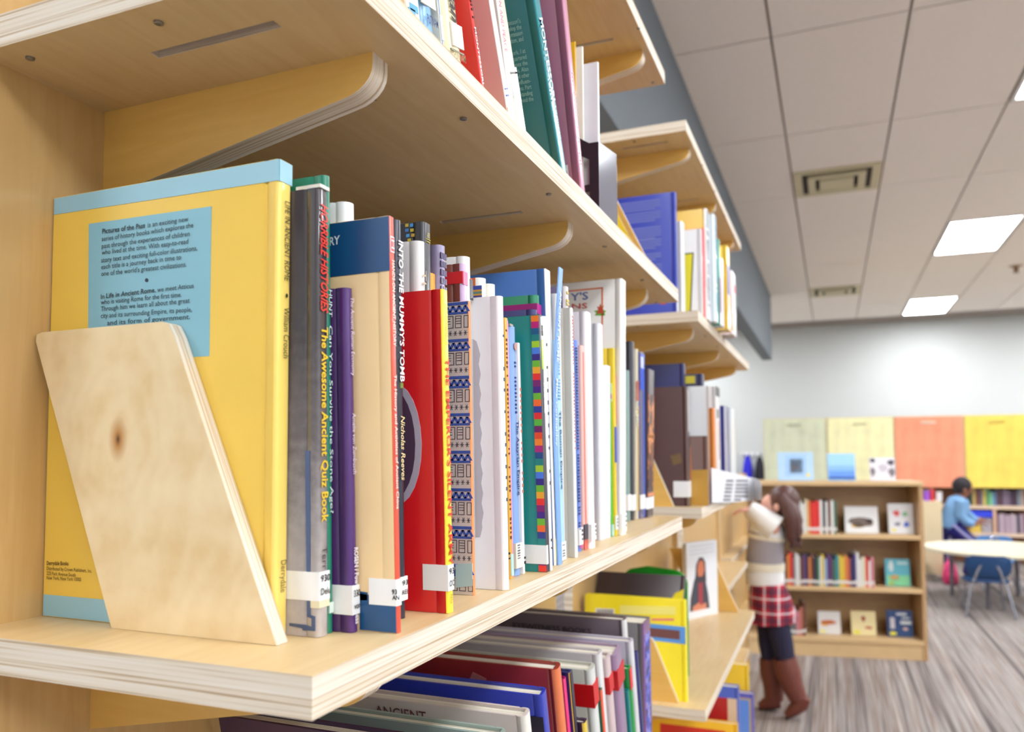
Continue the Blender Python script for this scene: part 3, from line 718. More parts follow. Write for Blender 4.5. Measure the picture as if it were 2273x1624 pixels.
b = A('white paperback with rounded worn top, behind the pale blue Roman Empire book', .7745, .013, 1250, 650, .16, (228, 226, 222), 1238, rnd=.7)
b = A('thick grey-beige hardback with faint red spine marks', .7888, .0065, 1280, 682, .2, (196, 190, 180), 1268, sp=(238, 232, 226), coat=.3, rnd=.3)
b.ticks(b.zs(700), b.zs(1000), (206, 120, 104), 40, .5, .25, .4)
b = A('grey-purple hardback with white spine, top showing behind the grey-beige one', .797, .0115, 1268, 634, .19, (104, 90, 126), 1256, sp=(206, 196, 196), coat=.5)
b.ticks(b.zs(645), b.zs(680), (214, 190, 90), 4, .4, .35, .6)
b = A('small blue paperback with dark specks and white sticker', .836, .0145, 1286, 753, .15, (90, 112, 200), 1277, rnd=.7, coat=.5, sp=(104, 134, 214))
b.ticks(b.zs(770), b.zs(1180), (46, 46, 110), 60, .25, .2, .4, 'pattern'); b.label(b.zs(1210), b.zs(1172), .002); b.band(b.zs(1218), b.zs(1210), (206, 70, 150), 'print', .3, .9)
b.ticks(b.zs(1176), b.zs(1206), (20, 20, 20), 3, .75, .2, .5)
b = A('salmon paperback with orange-red spine line and black sticker', .8508, .0145, 1297, 766, .15, (226, 186, 176), 1290, sp=(226, 178, 166), rnd=.2, coat=.4)
b.band(b.zs(1225), b.zs(780), (216, 106, 88), 'line', .35, .65); b.band(b.zs(1198), b.zs(1164), (46, 36, 52), 'sticker', 0, 1, EPS * 2); b.band(b.zs(1231), b.zs(1199), (204, 76, 52), 'print', 0, 1, EPS * 1.5)
b = A('white hardback with a brick-red block high on its cover', .8658, .0195, 1313, 690, .17, (224, 216, 222), 1302, sp=(236, 232, 232), coat=.4, rnd=.4)
b.cover([(-b.W, b.zs(764)), (-.016, b.zs(764)), (-.016, b.zs(712)), (-b.W, b.zs(712))], (168, 46, 36), 'block', px=False); b.label(b.zs(1200), b.zs(1164), .008)
b.ticks(b.zs(1168), b.zs(1196), (60, 60, 64), 3, .85, .1, .5)
b = A('grey-white hardback with a dark emblem, in front of the tall humour book', .9525, .0195, 1336, 717, .18, (206, 206, 216), 1330, sp=(226, 226, 232), coat=.4, rnd=.3)
b.cover([(-.03, b.zs(812)), (-.022, b.zs(808)), (-.024, b.zs(800)), (-.022, b.zs(796)), (-.031, b.zs(790))], (48, 44, 60), 'emblem', px=False)
b = A('thin white hardback between the grey-white and the green book', .9722, .023, 1347, 810, .16, (228, 226, 230), 1346, rnd=.4)
b = A('narrow green paperback with a purple and white patch', .9985, .0085, 1359, 850, .15, (70, 172, 52), 1354, rnd=.4, sp=(72, 176, 46))
b.band(b.zs(884), b.zs(874), (140, 30, 130), 'print', 0, .7); b.band(b.zs(890), b.zs(850), (232, 236, 228), 'print', .75, 1); b.label(b.zs(1196), b.zs(1164), .001, (), (172, 222, 214))
b = A('yellow paperback with a blue block on its spine', 1.007, .0095, 1368, 772, .16, (240, 206, 44), 1362, rnd=.2, sp=(226, 196, 40))
b.band(b.zs(1026), b.zs(947), (40, 66, 176), 'block', 0, .75); b.band(b.zs(940), b.zs(830), (240, 150, 130), 'print', .7, 1); b.band(.02, b.zs(947), (150, 160, 226), 'print', .8, 1); b.label(b.zs(1175), b.zs(1144), .001); b.ticks(b.zs(1150), b.zs(1172), (20, 20, 24), 3, .6, .25)
b = A("tall white children's humour book with orange border and a little red and green jester", 1.0172, .024, 1381, 618, .225, (226, 222, 218), 1380, sp=(244, 242, 240), coat=.5, rnd=.25)
b.cover([(-b.W, b.zs(641)), (-.026, b.zs(637)), (-.026, b.zs(634)), (-b.W, b.zs(638))], (232, 118, 66), 'border', px=False)
b.cover([(-.0275, b.zs(780)), (-.0255, b.zs(780)), (-.0255, b.zs(634)), (-.0275, b.zs(634))], (232, 118, 66), 'border', px=False)
b.cover_text([("Y'S", (1267, 668), (1306, 664), 17, .01)], (96, 116, 186)); b.cover_text([('NS', (1270, 686), (1304, 684), 12, .01)], (214, 66, 66))
b.cover([(1320, 700), (1344, 700), (1342, 694), (1346, 690), (1340, 688), (1334, 676), (1328, 688), (1318, 690), (1324, 694)], (110, 176, 66), 'jester_coat')
b.cover([(1325, 696), (1341, 695), (1338, 684), (1341, 678), (1335, 682), (1333, 673), (1330, 682), (1325, 679), (1328, 686)], (196, 78, 58), 'jester_hat', EPS * 1.6)
b.label(b.zs(1182), b.zs(1140), .002, (), (240, 240, 240)); b.ticks(b.zs(1146), b.zs(1176), (40, 40, 44), 3, .8, .12)
b = A('grey-green thin book between the tall humour book and the black one', 1.222, .022, 1394, 821, .15, (104, 132, 130), 1392, rnd=.6, sp=(126, 152, 146)); b.label(b.zs(1133), b.zs(1098), .004)
b = A('black hardback with glossy spine next to the grey-green one', 1.245, .019, 1405, 757, .16, (42, 40, 52), 1403, coat=.7, rnd=.5); b.label(b.zs(1133), b.zs(1098), .004)
b = A('thin book with red, white and gold spine bands', 1.265, .0135, 1414, 774, .14, (206, 190, 180), 1413, rnd=.3, sp=(206, 196, 170))
b.band(b.zs(890), b.zs(845), (196, 92, 70), 'band'); b.band(b.zs(1135), b.zs(900), (196, 160, 60), 'band', .4, 1); b.ticks(b.zs(890), b.zs(950), (230, 230, 232), 8, .3, .3)
b = A('bright blue book with grey lettered spine beside the flame-patterned one', 1.279, .0295, 1423, 780, .16, (44, 78, 200), 1421, rnd=.3, sp=(98, 92, 124))
b.band(0.002, b.H - .002, (96, 130, 232), 'edge', .72, 1.0); b.band(b.zs(864), b.H - .004, (30, 74, 204), 'print', 0, .72); b.band(b.zs(815), b.zs(790), (196, 196, 206), 'print', .05, .7, EPS * 1.5); b.label(b.zs(1130), b.zs(1098), .002)
def flame():
    m, nt, bb = nodes_mat('flame_print', .35); tc = N(nt, 'TexCoord'); n = N(nt, 'TexNoise', Scale=26.0, Detail=4.0, Roughness=.7); nt.links.new(tc.outputs['Object'], n.inputs['Vector'])
    nt.links.new(ramp(nt, n.outputs['Fac'], [(.44, (52, 30, 46)), (.5, (150, 84, 52)), (.58, (236, 150, 84))]), bb.inputs['Base Color']); return m
b = A('thick dark book with orange flame pictures on its spine, last on the shelf', 1.309, .046, 1438, 818, .17, (62, 38, 50), 1440, rnd=.25, coat=.5)
fl = flame(); b.band(b.zs(995), b.zs(875), None, 'flame_picture', .02, .92, mat=fl); b.band(b.zs(1085), b.zs(994), None, 'flame_picture', .02, .92, mat=fl); b.band(b.zs(972), b.zs(964), (224, 150, 96), 'stripe'); b.band(b.zs(1102), b.zs(1094), (224, 140, 96), 'stripe')
b.label(b.zs(1130), b.zs(1104), .004)

# ------------------------------------------------------------------ shelf above (books seen from below, leaning)
ZBT = ZB + TH
def LB(label, t, d, a, T, W, H, col, z=ZBT, **kw):
    a = math.radians(a); W = min(W, t - TB - .004)
    b = Book(label, d, T, W, H, col, t=t, z=z + .0003 + (T * math.sin(-a) if a < 0 else 0), lean=a, **kw); return b
def zl(b, y):
    """height along a leaning book's spine edge of a photo row"""
    lo, hi = 0.0, b.H
    for _ in range(40):
        m = (lo + hi) / 2; zz = z_at(y, b.t, b.d - m * math.sin(b.lean))
        if b.z + m * math.cos(b.lean) < zz: lo = m
        else: hi = m
    return lo
b = LB('peach book with white spine and slanting blue bars, first on the upper shelf', -.252, .4455, 12, .0175, .16, .21, (240, 204, 166), sp=(240, 234, 222), rnd=.2)
for ya, yb_ in ((2, 18), (14, 34)): b.band(zl(b, yb_), zl(b, ya), (96, 172, 216), 'bar', .15 if ya < 10 else .05, .8 if ya < 10 else .55)
b = LB('glossy pale blue library book with rounded spine on the upper shelf', -.252, .4668, 12.5, .022, .15, .2, (232, 226, 208), sp=(134, 186, 232), rnd=1.0, coat=.9)
mb = MB(); zt = zl(b, 46); text_into(mb, "PUTNAM", lambda u, v: (EPS * 3, b.T * .22 + u, zt + v), b.T * .75, .0062, .01); mb.build('lettering', M((30, 50, 110), .5), b.o)
b.band(zl(b, 4), zl(b, -60), (232, 226, 208), 'band')
b = LB('thin pale booklet with blue lines beside the glossy blue book', -.252, .494, 13.2, .0048, .14, .13, (226, 222, 206), soft=True, rnd=.1)
b.band(.002, .18, (150, 176, 222), 'line', .2, .5); b.band(zl(b, 88), zl(b, 32), (240, 240, 240), 'sticker', .1, .9, EPS * 2)
b = LB('cream library book with script lettering and plastic jacket', -.250, .503, 14.5, .0265, .15, .2, (232, 222, 182), sp=(240, 230, 190), rnd=.9, coat=.9)
mb = MB(); zt = zl(b, 126); text_into(mb, 'PUTNAM', lambda u, v: (EPS * 3, b.T * .2 + u, zt + v), b.T * .75, .0058, .004); mb.build('lettering', M((150, 134, 90), .5), b.o)
b.band(zl(b, 96), zl(b, 42), (244, 244, 242), 'sticker', .25, .95, EPS * 2); b.band(zl(b, 108), zl(b, 104), (130, 130, 110), 'line', .1, .95)
b.spine_text('Gran', zl(b, -70), zl(b, 40), (40, 34, 40), .55, .5, .01, .4)
b = LB('thin bright red book with white lettering leaning on the upper shelf', -.248, .5545, 22, .0055, .13, .15, (222, 48, 42), soft=True, rnd=.1)
b.spine_text('MONTESSORI', zl(b, 60), zl(b, 186), (246, 236, 232), .5, .6, .02); b.ticks(zl(b, -20), zl(b, 44), (90, 20, 20), 7, .6, .3)
b = LB('pink paperback with white spine leaning beside the red one', -.246, .6037, 26, .0095, .15, .2, (226, 178, 172), sp=(244, 242, 240), soft=True, rnd=.1)
b.ticks(zl(b, 196), zl(b, 232), (90, 110, 190), 5, .5, .3); b.band(zl(b, 248), zl(b, 238), (240, 200, 140), 'print')
b = LB('pale grey book about education and peace with red lettered white spine', -.248, .6175, 20, .0105, .15, .2, (206, 206, 196), sp=(244, 242, 240), soft=True, rnd=.1)
b.spine_text('EDUCATION AND PEACE', zl(b, -90), zl(b, 114), (206, 96, 110), .5, .6)
b = LB('olive and cream library book with white sticker, between grey and teal books', -.252, .6435, 25, .019, .14, .135, (190, 168, 106), sp=(230, 224, 206), rnd=.4, coat=.8)
b.band(zl(b, 214), zl(b, 168), (244, 244, 242), 'sticker', 0, .9, EPS * 2, None, .01); b.band(zl(b, 164), zl(b, 160), (70, 50, 60), 'line', 0, 1, EPS, None, .02); b.band(.004, .06, (246, 244, 240), 'edge', .75, 1)
b = LB('dark teal paperback with small white text on its back cover', -.246, .7463, 29, .0165, .16, .24, (18, 108, 116), sp=(22, 138, 150), rnd=.15, coat=.6)
b.spine_text('MONTESSORI', zl(b, 40), zl(b, 226), (214, 236, 238), .5, .62, .02); b.spine_text('E. M. STANDING', zl(b, 238), zl(b, 312), (206, 232, 234), .5, .5)
for k, wd in enumerate(("Montessori's", 'develop the', 'Montessori', 'wisdom, and', '', 'work, I at', 'headquartered', 'discusses the', 'essays. Also', 'and other', 'by influen-', 'terms. Part', 'Standing', 'behind the')):
    if not wd: continue
    zc = zl(b, 42 + k * 13.4); mb = MB(); L_ = .0195 * len(wd) / 12
    text_into(mb, wd, lambda u, v: (-.017 - L_ + u, -EPS * 2, zc + v), L_, .0042, 0); mb.build('lettering', M((160, 206, 206), .5), b.o)
b.cover([(-.036, .002), (-.014, .002), (-.014, .016), (-.036, .016)], (222, 216, 206), 'sticker', px=False)
b = LB('dusty mauve paperback with a barcode, leaning between teal book and black file', -.246, .8136, 17.8, .014, .16, .25, (166, 98, 124), sp=(206, 138, 166), rnd=.15, coat=.8)
b.ticks(zl(b, 150), zl(b, 370), (226, 196, 206), 26, .5, .12); b.cover([(-.034, .006), (-.013, .006), (-.013, .034), (-.034, .034)], (236, 232, 232), 'barcode_label', px=False)
for k in range(5): b.cover([(-.032 + k * .004, .010), (-.0305 + k * .004, .010), (-.0305 + k * .004, .028), (-.032 + k * .004, .028)], (40, 36, 40), 'bar', EPS * 2, px=False)
b.cover([(-.09, .08), (-.05, .10), (-.036, .15), (-.05, .2), (-.09, .22)], (124, 56, 84), 'print', px=False)
def FP(label, d, T, x, y, H, c, name): t_ = t_at(x, d, ZBT + H); return LB(label, t_, d, 0, T, .15, H, c, z=ZBT + .0025, soft=True, rnd=.1, name=name)
b = FP('yellow plastic folder standing in the black magazine file', .8862, .002, 1277, 48, .212, (232, 182, 24), 'folder')
b = FP('sheaf of cream papers standing in the black magazine file', .8892, .004, 1293, 57, .206, (238, 234, 220), 'papers')
b = FP('sheaf of white papers standing at the back of the black magazine file', .8945, .005, 1327, 108, .186, (232, 232, 236), 'papers')
# black magazine file with cut-out sides
FB = M((40, 34, 42), .3, .05, .3)
mfile = empty('magazine_file', (-.246, .8835, ZBT + .0003)); tag(mfile, 'black plastic magazine file with cut-out sides on the upper shelf', 'magazine file')
def side(y0, y1):
    s = MB()
    s.box((-.012, y0, 0), (-.0003, y1, .086)); s.box((-.2, y0, 0), (-.012, y1, .006)); s.box((-.2, y0, .028), (-.012, y1, .036))
    s.prism([(-.012, .066), (-.012, .086), (-.2, .21), (-.2, .18)], 1, y0, y1); s.box((-.2, y0, .012), (-.19, y1, .2)); s.box((-.05, y0, .006), (-.04, y1, .09))
    return s
side(0, .0022).build('side_panel', FB, mfile); side(.083, .0852).build('side_panel', FB, mfile)
MB().prism([(.0022, 0), (.083, 0), (.083, .1), (.0022, .0862)], 0, -.0025, -.0003).build('front_panel', M((96, 102, 122), .12, .15, .6), mfile)
MB().box((-.2, .0022, 0), (-.0025, .083, .002)).build('base', FB, mfile); MB().box((-.2, .0022, .002), (-.198, .083, .2)).build('back_panel', FB, mfile)
bookend('yellow slanted plate standing before the far bookend of the upper shelf', 1.318, ZBT + .0002, -.40, -.272, -.490, -.362, .19, .004, M((246, 216, 56), .4, .03, .2))

# ------------------------------------------------------------------ next unit: shelf B2 (above eye level)
def B2(label, d, T, xn, ytop, W, col, **kw): return A(label, d, T, xn, ytop, W, col, z=ZBT, **kw)
b = B2('royal blue paperback with pale text on its back, on the second unit', 1.588, .018, 1503, 425, .2, (48, 66, 176), rnd=.15)
for y0, n in ((440, 4), (466, 4), (500, 5), (528, 4), (560, 3), (585, 4), (612, 4)):
    for k in range(n):
        z_ = b.zs(y0 + k * 6); b.cover([(-.115, z_), (-.03 - .012 * (k == n - 1), z_), (-.03 - .012 * (k == n - 1), z_ + .0028), (-.115, z_ + .0028)], (120, 130, 200), 'text_line', px=False)
b.cover([(-.034, .02), (-.022, .02), (-.022, .034), (-.034, .034)], (226, 90, 70), 'logo', px=False); b.band(0.001, .03, (226, 230, 240), 'sticker')
b = B2('pale grey hardback with white spine beside the royal blue paperback', 1.612, .03, 1518, 490, .18, (214, 212, 210), sp=(240, 238, 236), rnd=.4)
b = B2('white and grey book with a lime yellow panel on its cover', 1.65, .012, 1560, 507, .2, (222, 220, 222), rnd=.1)
b.cover([(1520, 562), (1540, 560), (1534, 700), (1516, 700)], (50, 46, 46), 'panel_border'); b.cover([(1520, 565), (1537, 563), (1531, 696), (1516, 696)], (226, 214, 46), 'panel', EPS * 1.7)
b = B2('thin red book with white-edged spine on the second unit', 1.668, .018, 1565, 506, .15, (224, 44, 42), rnd=.2); b.band(.002, b.H * .35, (244, 220, 210), 'print', .5, 1)
b = B2('yellow spiral-bound book with white coil, tallest on the second unit', 1.69, .028, 1573, 462, .2, (240, 198, 92), sp=(232, 232, 230), rnd=.5)
b.ticks(b.H - .004, .02, (130, 140, 150), 34, .4, .4, .5, 'coil')
b = B2('white spiral-bound book with blue and white coil', 1.725, .036, 1590, 474, .17, (220, 228, 236), rnd=.5); b.ticks(b.H - .004, .02, (110, 160, 200), 34, .4, .3, .5, 'coil')
b = B2('thin sea-green book with purple lower spine', 1.77, .02, 1599, 530, .16, (70, 160, 134), rnd=.2); b.band(.002, b.H * .55, (130, 40, 120), 'print', 0, 1)
b = B2('slim white book between sea-green and yellow-topped books', 1.80, .03, 1605, 572, .15, (226, 220, 222), rnd=.3)
b = B2('yellow-topped book with a royal blue block and orange stripe', 1.85, .05, 1617, 544, .17, (250, 206, 62), rnd=.2, sp=(250, 206, 62))
b.band(b.H * .42, b.H * .78, (58, 70, 176), 'block', 0, .75); b.band(.002, b.H * .42, (226, 220, 226), 'print', 0, .4); b.band(.002, b.H * .42, (250, 196, 60), 'print', .4, .8)
b = B2('white and pink magazine-like book, last on the upper shelf of the second unit', 1.93, .07, 1628, 600, .16, (236, 214, 222), rnd=.3, sp=(232, 226, 230)); b.band(b.H * .7, b.H * .82, (226, 90, 110), 'print', .4, 1); b.band(.01, .05, (240, 206, 60), 'print', 0, .4)

# ------------------------------------------------------------------ second unit, eye-level shelf
b = A('big dark brown hardback behind a bookend, with a brass clasp', 1.60, .03, 1529, 857, .2, (78, 46, 44), rnd=.3, sp=(96, 80, 78))
b.label(.018, .05, .03); b.cover([(-.035, b.H * .42), (-.015, b.H * .44), (-.012, b.H * .36), (-.03, b.H * .34)], (120, 96, 66), 'clasp', px=False); b.band(b.H * .62, b.H - .006, (222, 216, 206), 'paper_strip', .3, .7)
b = A('thick book with white upper cover and brown collage below', 1.634, .03, 1573, 856, .19, (118, 88, 80), rnd=.2)
b.cover([(-.19, b.H * .58), (0, b.H * .58), (0, b.H), (-.19, b.H)], (226, 228, 232), 'paper', px=False); b.cover([(-.19, 0), (0, 0), (0, b.H * .3), (-.19, b.H * .26)], (200, 152, 66), 'print', px=False); b.cover([(-.045, .05), (-.032, .05), (-.034, b.H * .5), (-.041, b.H * .5)], (214, 132, 84), 'print', EPS * 1.6, px=False)
b = A('tall navy hardback rising behind the brown one', 1.668, .02, 1523, 806, .19, (34, 36, 96), rnd=.3)
b = A('navy hardback with a yellow label at its top', 1.69, .03, 1564, 829, .19, (36, 38, 78), rnd=.4); b.cover([(-.035, b.H - .02), (-.015, b.H - .02), (-.015, b.H - .004), (-.035, b.H - .004)], (220, 204, 70), 'label', px=False)
b = A('orange spined book beside the collage book', 1.79, .03, 1588, 905, .16, (222, 132, 58), rnd=.3)
b = A('white book with black top and a red swoosh on the spine', 1.83, .06, 1594, 857, .16, (226, 222, 222), rnd=.2); b.band(b.H - .022, b.H, (46, 32, 40), 'band'); b.band(.09, b.H * .7, (136, 46, 44), 'swoosh', .55, .68); b.band(b.H * .72, b.H * .8, (90, 90, 96), 'print', .1, .7)
b = A('thin navy and white book near the end of the eye-level shelf', 1.965, .05, 1613, 900, .15, (50, 54, 130), rnd=.2, sp=(190, 190, 204)); b.band(.01, b.H, (44, 52, 128), 'band', .4, .7)
b = A('white folder standing last before the reading list card', 2.07, .09, 1626, 904, .15, (222, 226, 230), rnd=.2)
# reading-list card on the shelf edge
TCARD = -.2335
card = MB(); n = 14; pts = []
def card_pt(u):
    x = 1581 + 109 * u; t = TCARD + .045 * max(0, (u - .72) / .28) ** 1.6; return x, t, d_at(x, t, ZA)
for k in range(n + 1):
    u = k / n; x, t, d = card_pt(u)
    pts.append((t, d, z_at(1115.5 - 8 * u * u, t, d), z_at(1038 + 27 * u + (6 if k == n else 0), t, d)))
for k in range(n):
    a, c = pts[k], pts[k + 1]; i = len(card.v); th_ = .0008
    card.v += [(a[0], a[1], a[2]), (c[0], c[1], c[2]), (c[0], c[1], c[3]), (a[0], a[1], a[3]), (a[0] - th_, a[1], a[2]), (c[0] - th_, c[1], c[2]), (c[0] - th_, c[1], c[3]), (a[0] - th_, a[1], a[3])]
    for f in ((0, 1, 2, 3), (7, 6, 5, 4), (0, 4, 5, 1), (3, 2, 6, 7), (1, 5, 6, 2), (4, 0, 3, 7)): card.f.append(tuple(i + j for j in f)); card.m.append(0)
co = card.build('sign_card', M((232, 233, 238), .5, .02)); tag(co, 'curved white card with a printed list, fixed to the shelf edge above the girl\'s hand', 'card')
lines = MB()
for k, yy in enumerate((1066, 1075, 1083, 1091, 1100, 1108)):
    for xa, xb in ((1612 - k * 1.4, 1628 - k * 1.4), (1634 - k, 1660 - (k == 5) * 16)):
        def cp(x, y):
            x, t, d = card_pt((x - 1581) / 109); return Vector((t + .0008, d, z_at(y, t, d)))
        q = [cp(xa, yy + 3), cp(xb, yy + 3), cp(xb, yy - 1.5), cp(xa, yy - 1.5)]; lines.poly(q)
lo = lines.build('lettering', M((110, 110, 118), .6), co)

# ------------------------------------------------------------------ lower shelf of the foreground unit (seen from above)
def DB(label, d, x, y, T, W, col, a=14, **kw):
    a_ = math.radians(a); H = .26
    for _ in range(40):
        dt = d - H * math.sin(a_); zt = ZD + H * math.cos(a_); t = t_at(x, dt, zt); H = (z_at(y, t, dt) - ZD) / math.cos(a_)
    return LB(label, t, d, a, T, W, H, col, z=ZD, **kw)
GR = (196, 188, 190)
b = DB('dark violet book low at the bottom edge, nearest on the lower shelf', .60, 1010, 1668, .014, .22, (58, 34, 72), rnd=.3)
b = DB('pale grey-green book beside the dark violet one on the lower shelf', .668, 1112, 1634, .012, .22, (150, 168, 160), rnd=.3, coat=.6)
b = DB('cream hardback about ancient history with torn corner, on the lower shelf', .728, 1166, 1592, .015, .22, (206, 192, 186), rnd=.4, sp=(232, 226, 218))
mb = MB(); text_into(mb, 'ANCIENT', lambda u, v: (-.155 + u, -EPS * 2, b.H - .018 + v), .055, .011, .01); mb.build('lettering', M((110, 60, 70), .5), b.o)
b.cover([(-.1, b.H - .04), (0, b.H - .04), (0, b.H - .024), (-.1, b.H - .024)], (52, 44, 62), 'print', px=False)
b = DB('bright blue hardback with black band, leaning on the lower shelf', .776, 1202, 1545, .016, .22, (36, 56, 172), rnd=.3, coat=.6)
b.cover([(-.2, b.H - .06), (0, b.H - .06), (0, b.H - .022), (-.2, b.H - .022)], (26, 22, 40), 'band', px=False); b.cover([(-.07, b.H - .05), (-.02, b.H - .05), (-.02, b.H - .02), (-.07, b.H - .02)], (48, 92, 184), 'patch', EPS * 1.6, px=False)
b = DB('rust-red leather-like hardback with orange spine on the lower shelf', .838, 1236, 1488, .017, .23, (150, 46, 36), rnd=.5, sp=(226, 120, 70), coat=.6, var=.25)
b.cover([(-.105, b.H - .03), (-.085, b.H - .032), (-.08, b.H - .018), (-.095, b.H - .012)], (206, 130, 110), 'emblem', px=False)
b = DB('slim magenta book with pink spine on the lower shelf', .8605, 1252, 1508, .007, .2, (150, 24, 90), rnd=.2, sp=(232, 60, 132))
b = DB('navy and yellow book tucked beside the magenta one', .870, 1265, 1494, .008, .2, (40, 44, 110), rnd=.2, sp=(226, 206, 60)); b.band(b.H * .5, b.H, (40, 40, 60), 'print')
b = DB('low dark plum book with coloured dots along its top', .883, 1298, 1606, .011, .2, (62, 34, 66), rnd=.3, sp=(226, 196, 70), coat=.6)
for k in range(5): b.cover([(-.09 + k * .018, b.H - .006), (-.084 + k * .018, b.H - .006), (-.084 + k * .018, b.H - .002), (-.09 + k * .018, b.H - .002)], ((90, 160, 60), (206, 50, 60), (206, 50, 60), (206, 70, 70), (226, 206, 60))[k], 'dot', px=False)
b = DB('pale grey-green library book with wide red tape band, nearest of the taped ones', .938, 1313, 1489, .019, .2, (196, 196, 184), rnd=.5, sp=(214, 216, 212), coat=.5); b.band(b.H - .046, b.H - .018, (206, 14, 18), 'red_tape', 0, 1, EPS * 2, None, .05)
b = DB('dark green booklet with orange-red edge on the lower shelf', .963, 1334, 1533, .007, .18, (20, 92, 62), rnd=.2, sp=(232, 90, 60))
b = DB('tall white hardback with clear jacket in the middle of the lower shelf', .972, 1330, 1454, .016, .24, GR, rnd=.4, sp=(222, 220, 220), coat=.8)
b = DB('rosy beige library book with red tape, beside the tall white one', 1.0, 1348, 1464, .018, .2, (206, 186, 186), rnd=.4); b.band(b.H - .046, b.H - .024, (206, 20, 26), 'red_tape', 0, 1, EPS * 2, None, .03)
b = DB('mauve library book with red tape band, farthest of the taped ones', 1.03, 1367, 1457, .032, .22, (168, 146, 172), rnd=.6, coat=.6, sp=(150, 124, 154)); b.band(b.H - .046, b.H - .02, (200, 16, 20), 'red_tape', 0, 1, EPS * 2, None, .03)
b = DB('teal booklet low between mauve and green books', 1.075, 1394, 1536, .008, .18, (20, 130, 128), rnd=.3)
b = DB('green book with red top on the lower shelf', 1.086, 1397, 1486, .012, .18, (40, 150, 70), rnd=.3); b.band(b.H - .03, b.H, (226, 50, 60), 'band')
b = DB('white hardback with lilac and blue cover stripes on the lower shelf', 1.105, 1402, 1426, .014, .25, (196, 190, 206), rnd=.4, sp=(216, 214, 218), coat=.6)
b.cover([(-.2, b.H - .022), (-.03, b.H - .022), (-.03, b.H - .012), (-.2, b.H - .012)], (130, 146, 196), 'stripe', px=False)
b = DB('thin navy book with red tip beside the white striped one', 1.125, 1414, 1450, .008, .2, (56, 58, 120), rnd=.3)
b = DB('dark grey picture-reference hardback with yellow stripe and white spine, farthest large one', 1.145, 1387, 1377, .016, .24, (112, 98, 102), a=11, rnd=.4, sp=(220, 218, 216), coat=.6)
mb = MB(); text_into(mb, 'EYEWITNESS BOOKS', lambda u, v: (-.17 + u, -EPS * 2, b.H - .024 + v), .12, .008, .02); mb.build('lettering', M((66, 54, 58), .5), b.o)
b.cover([(-.2, b.H - .042), (-.035, b.H - .042), (-.035, b.H - .036), (-.2, b.H - .036)], (226, 190, 20), 'stripe', px=False)
b = DB('upright book with purple and blue patterned spine at the end of the lower shelf', 1.225, 1428, 1384, .05, .22, (122, 118, 120), a=1.5, rnd=.2, sp=(118, 70, 128), coat=.7)
def glitter():
    m, nt, bb = nodes_mat('blue_violet_print', .25); tc = N(nt, 'TexCoord'); n = N(nt, 'TexNoise', Scale=55.0, Detail=3.0); nt.links.new(tc.outputs['Object'], n.inputs['Vector'])
    nt.links.new(ramp(nt, n.outputs['Fac'], [(.38, (40, 34, 86)), (.5, (60, 80, 200)), (.6, (150, 150, 220)), (.7, (110, 50, 70))]), bb.inputs['Base Color']); return m
b.band(.002, b.H - .02, None, 'picture', .15, .85, mat=glitter())

# ------------------------------------------------------------------ second unit, lower shelf
def D2b(label, d, T, xn, ytop, W, col, **kw): return A(label, d, T, xn, ytop, W, col, z=ZD, **kw)
b = D2b('bright yellow nature book with barcode and pale blue band, behind a bookend', 1.6115, .018, 1525, 1333, .21, (248, 226, 40), rnd=.2)
b.cover([(-.2, b.H * .60), (0, b.H * .57), (0, b.H * .74), (-.2, b.H * .76)], (98, 160, 230), 'band', px=False); b.cover([(-.2, b.H * .63), (-.012, b.H * .61), (-.012, b.H * .70), (-.2, b.H * .72)], (120, 78, 76), 'picture', EPS * 1.6, px=False)
b.cover([(1322, 1349), (1364, 1351), (1364, 1368), (1322, 1366)], (236, 232, 226), 'barcode_label'); b.cover([(1376, 1343), (1500, 1346), (1500, 1364), (1376, 1362)], (250, 238, 130), 'text_panel'); b.cover([(1446, 1372), (1496, 1372), (1496, 1377), (1446, 1377)], (236, 130, 130), 'print')
for k in range(9): b.cover([(1326 + k * 4, 1352), (1328 + k * 4, 1352), (1328 + k * 4, 1363), (1326 + k * 4, 1363)], (70, 70, 90), 'bar', EPS * 1.7)
b = LB('black book with yellow animal picture leaning back behind the yellow nature book', t_at(1508, 1.66, ZD + .15), 1.640, -24, .014, .2, .245, (62, 48, 50), z=ZD, rnd=.3, coat=.6)
b.cover([(-.05, b.H - .08), (-.03, b.H - .06), (-.02, b.H - .04), (-.002, b.H - .03), (-.002, b.H - .06), (-.03, b.H - .085)], (226, 206, 40), 'print', px=False)
# green round-topped book
gx = t_at(1526, 1.79, ZD + .1); hz = z_at(1262, gx, 1.79) - ZD
o_ = [(-.17, 0), (0, 0), (0, hz - .035)] + [(-.035 + .035 * math.cos(a * math.pi / 12), hz - .035 + .03 * math.sin(a * math.pi / 12)) for a in range(1, 7)] + [(-.09, hz), (-.13, hz - .008), (-.17, hz - .04)]
g = empty('book', (gx, 1.79, ZD + .0003)); tag(g, 'bright green round-topped board book behind the black one', 'book')
MB().prism(o_, 1, 0, .003).build('cover', M((30, 150, 34), .35, .05, .3), g); MB().prism(o_, 1, .012, .015).build('cover', M((30, 150, 34), .35, .05, .3), g)
MB().prism([(x * .97 - .002, z * .98 + .001) for x, z in o_], 1, .003, .012).build('pages', PAPER, g)
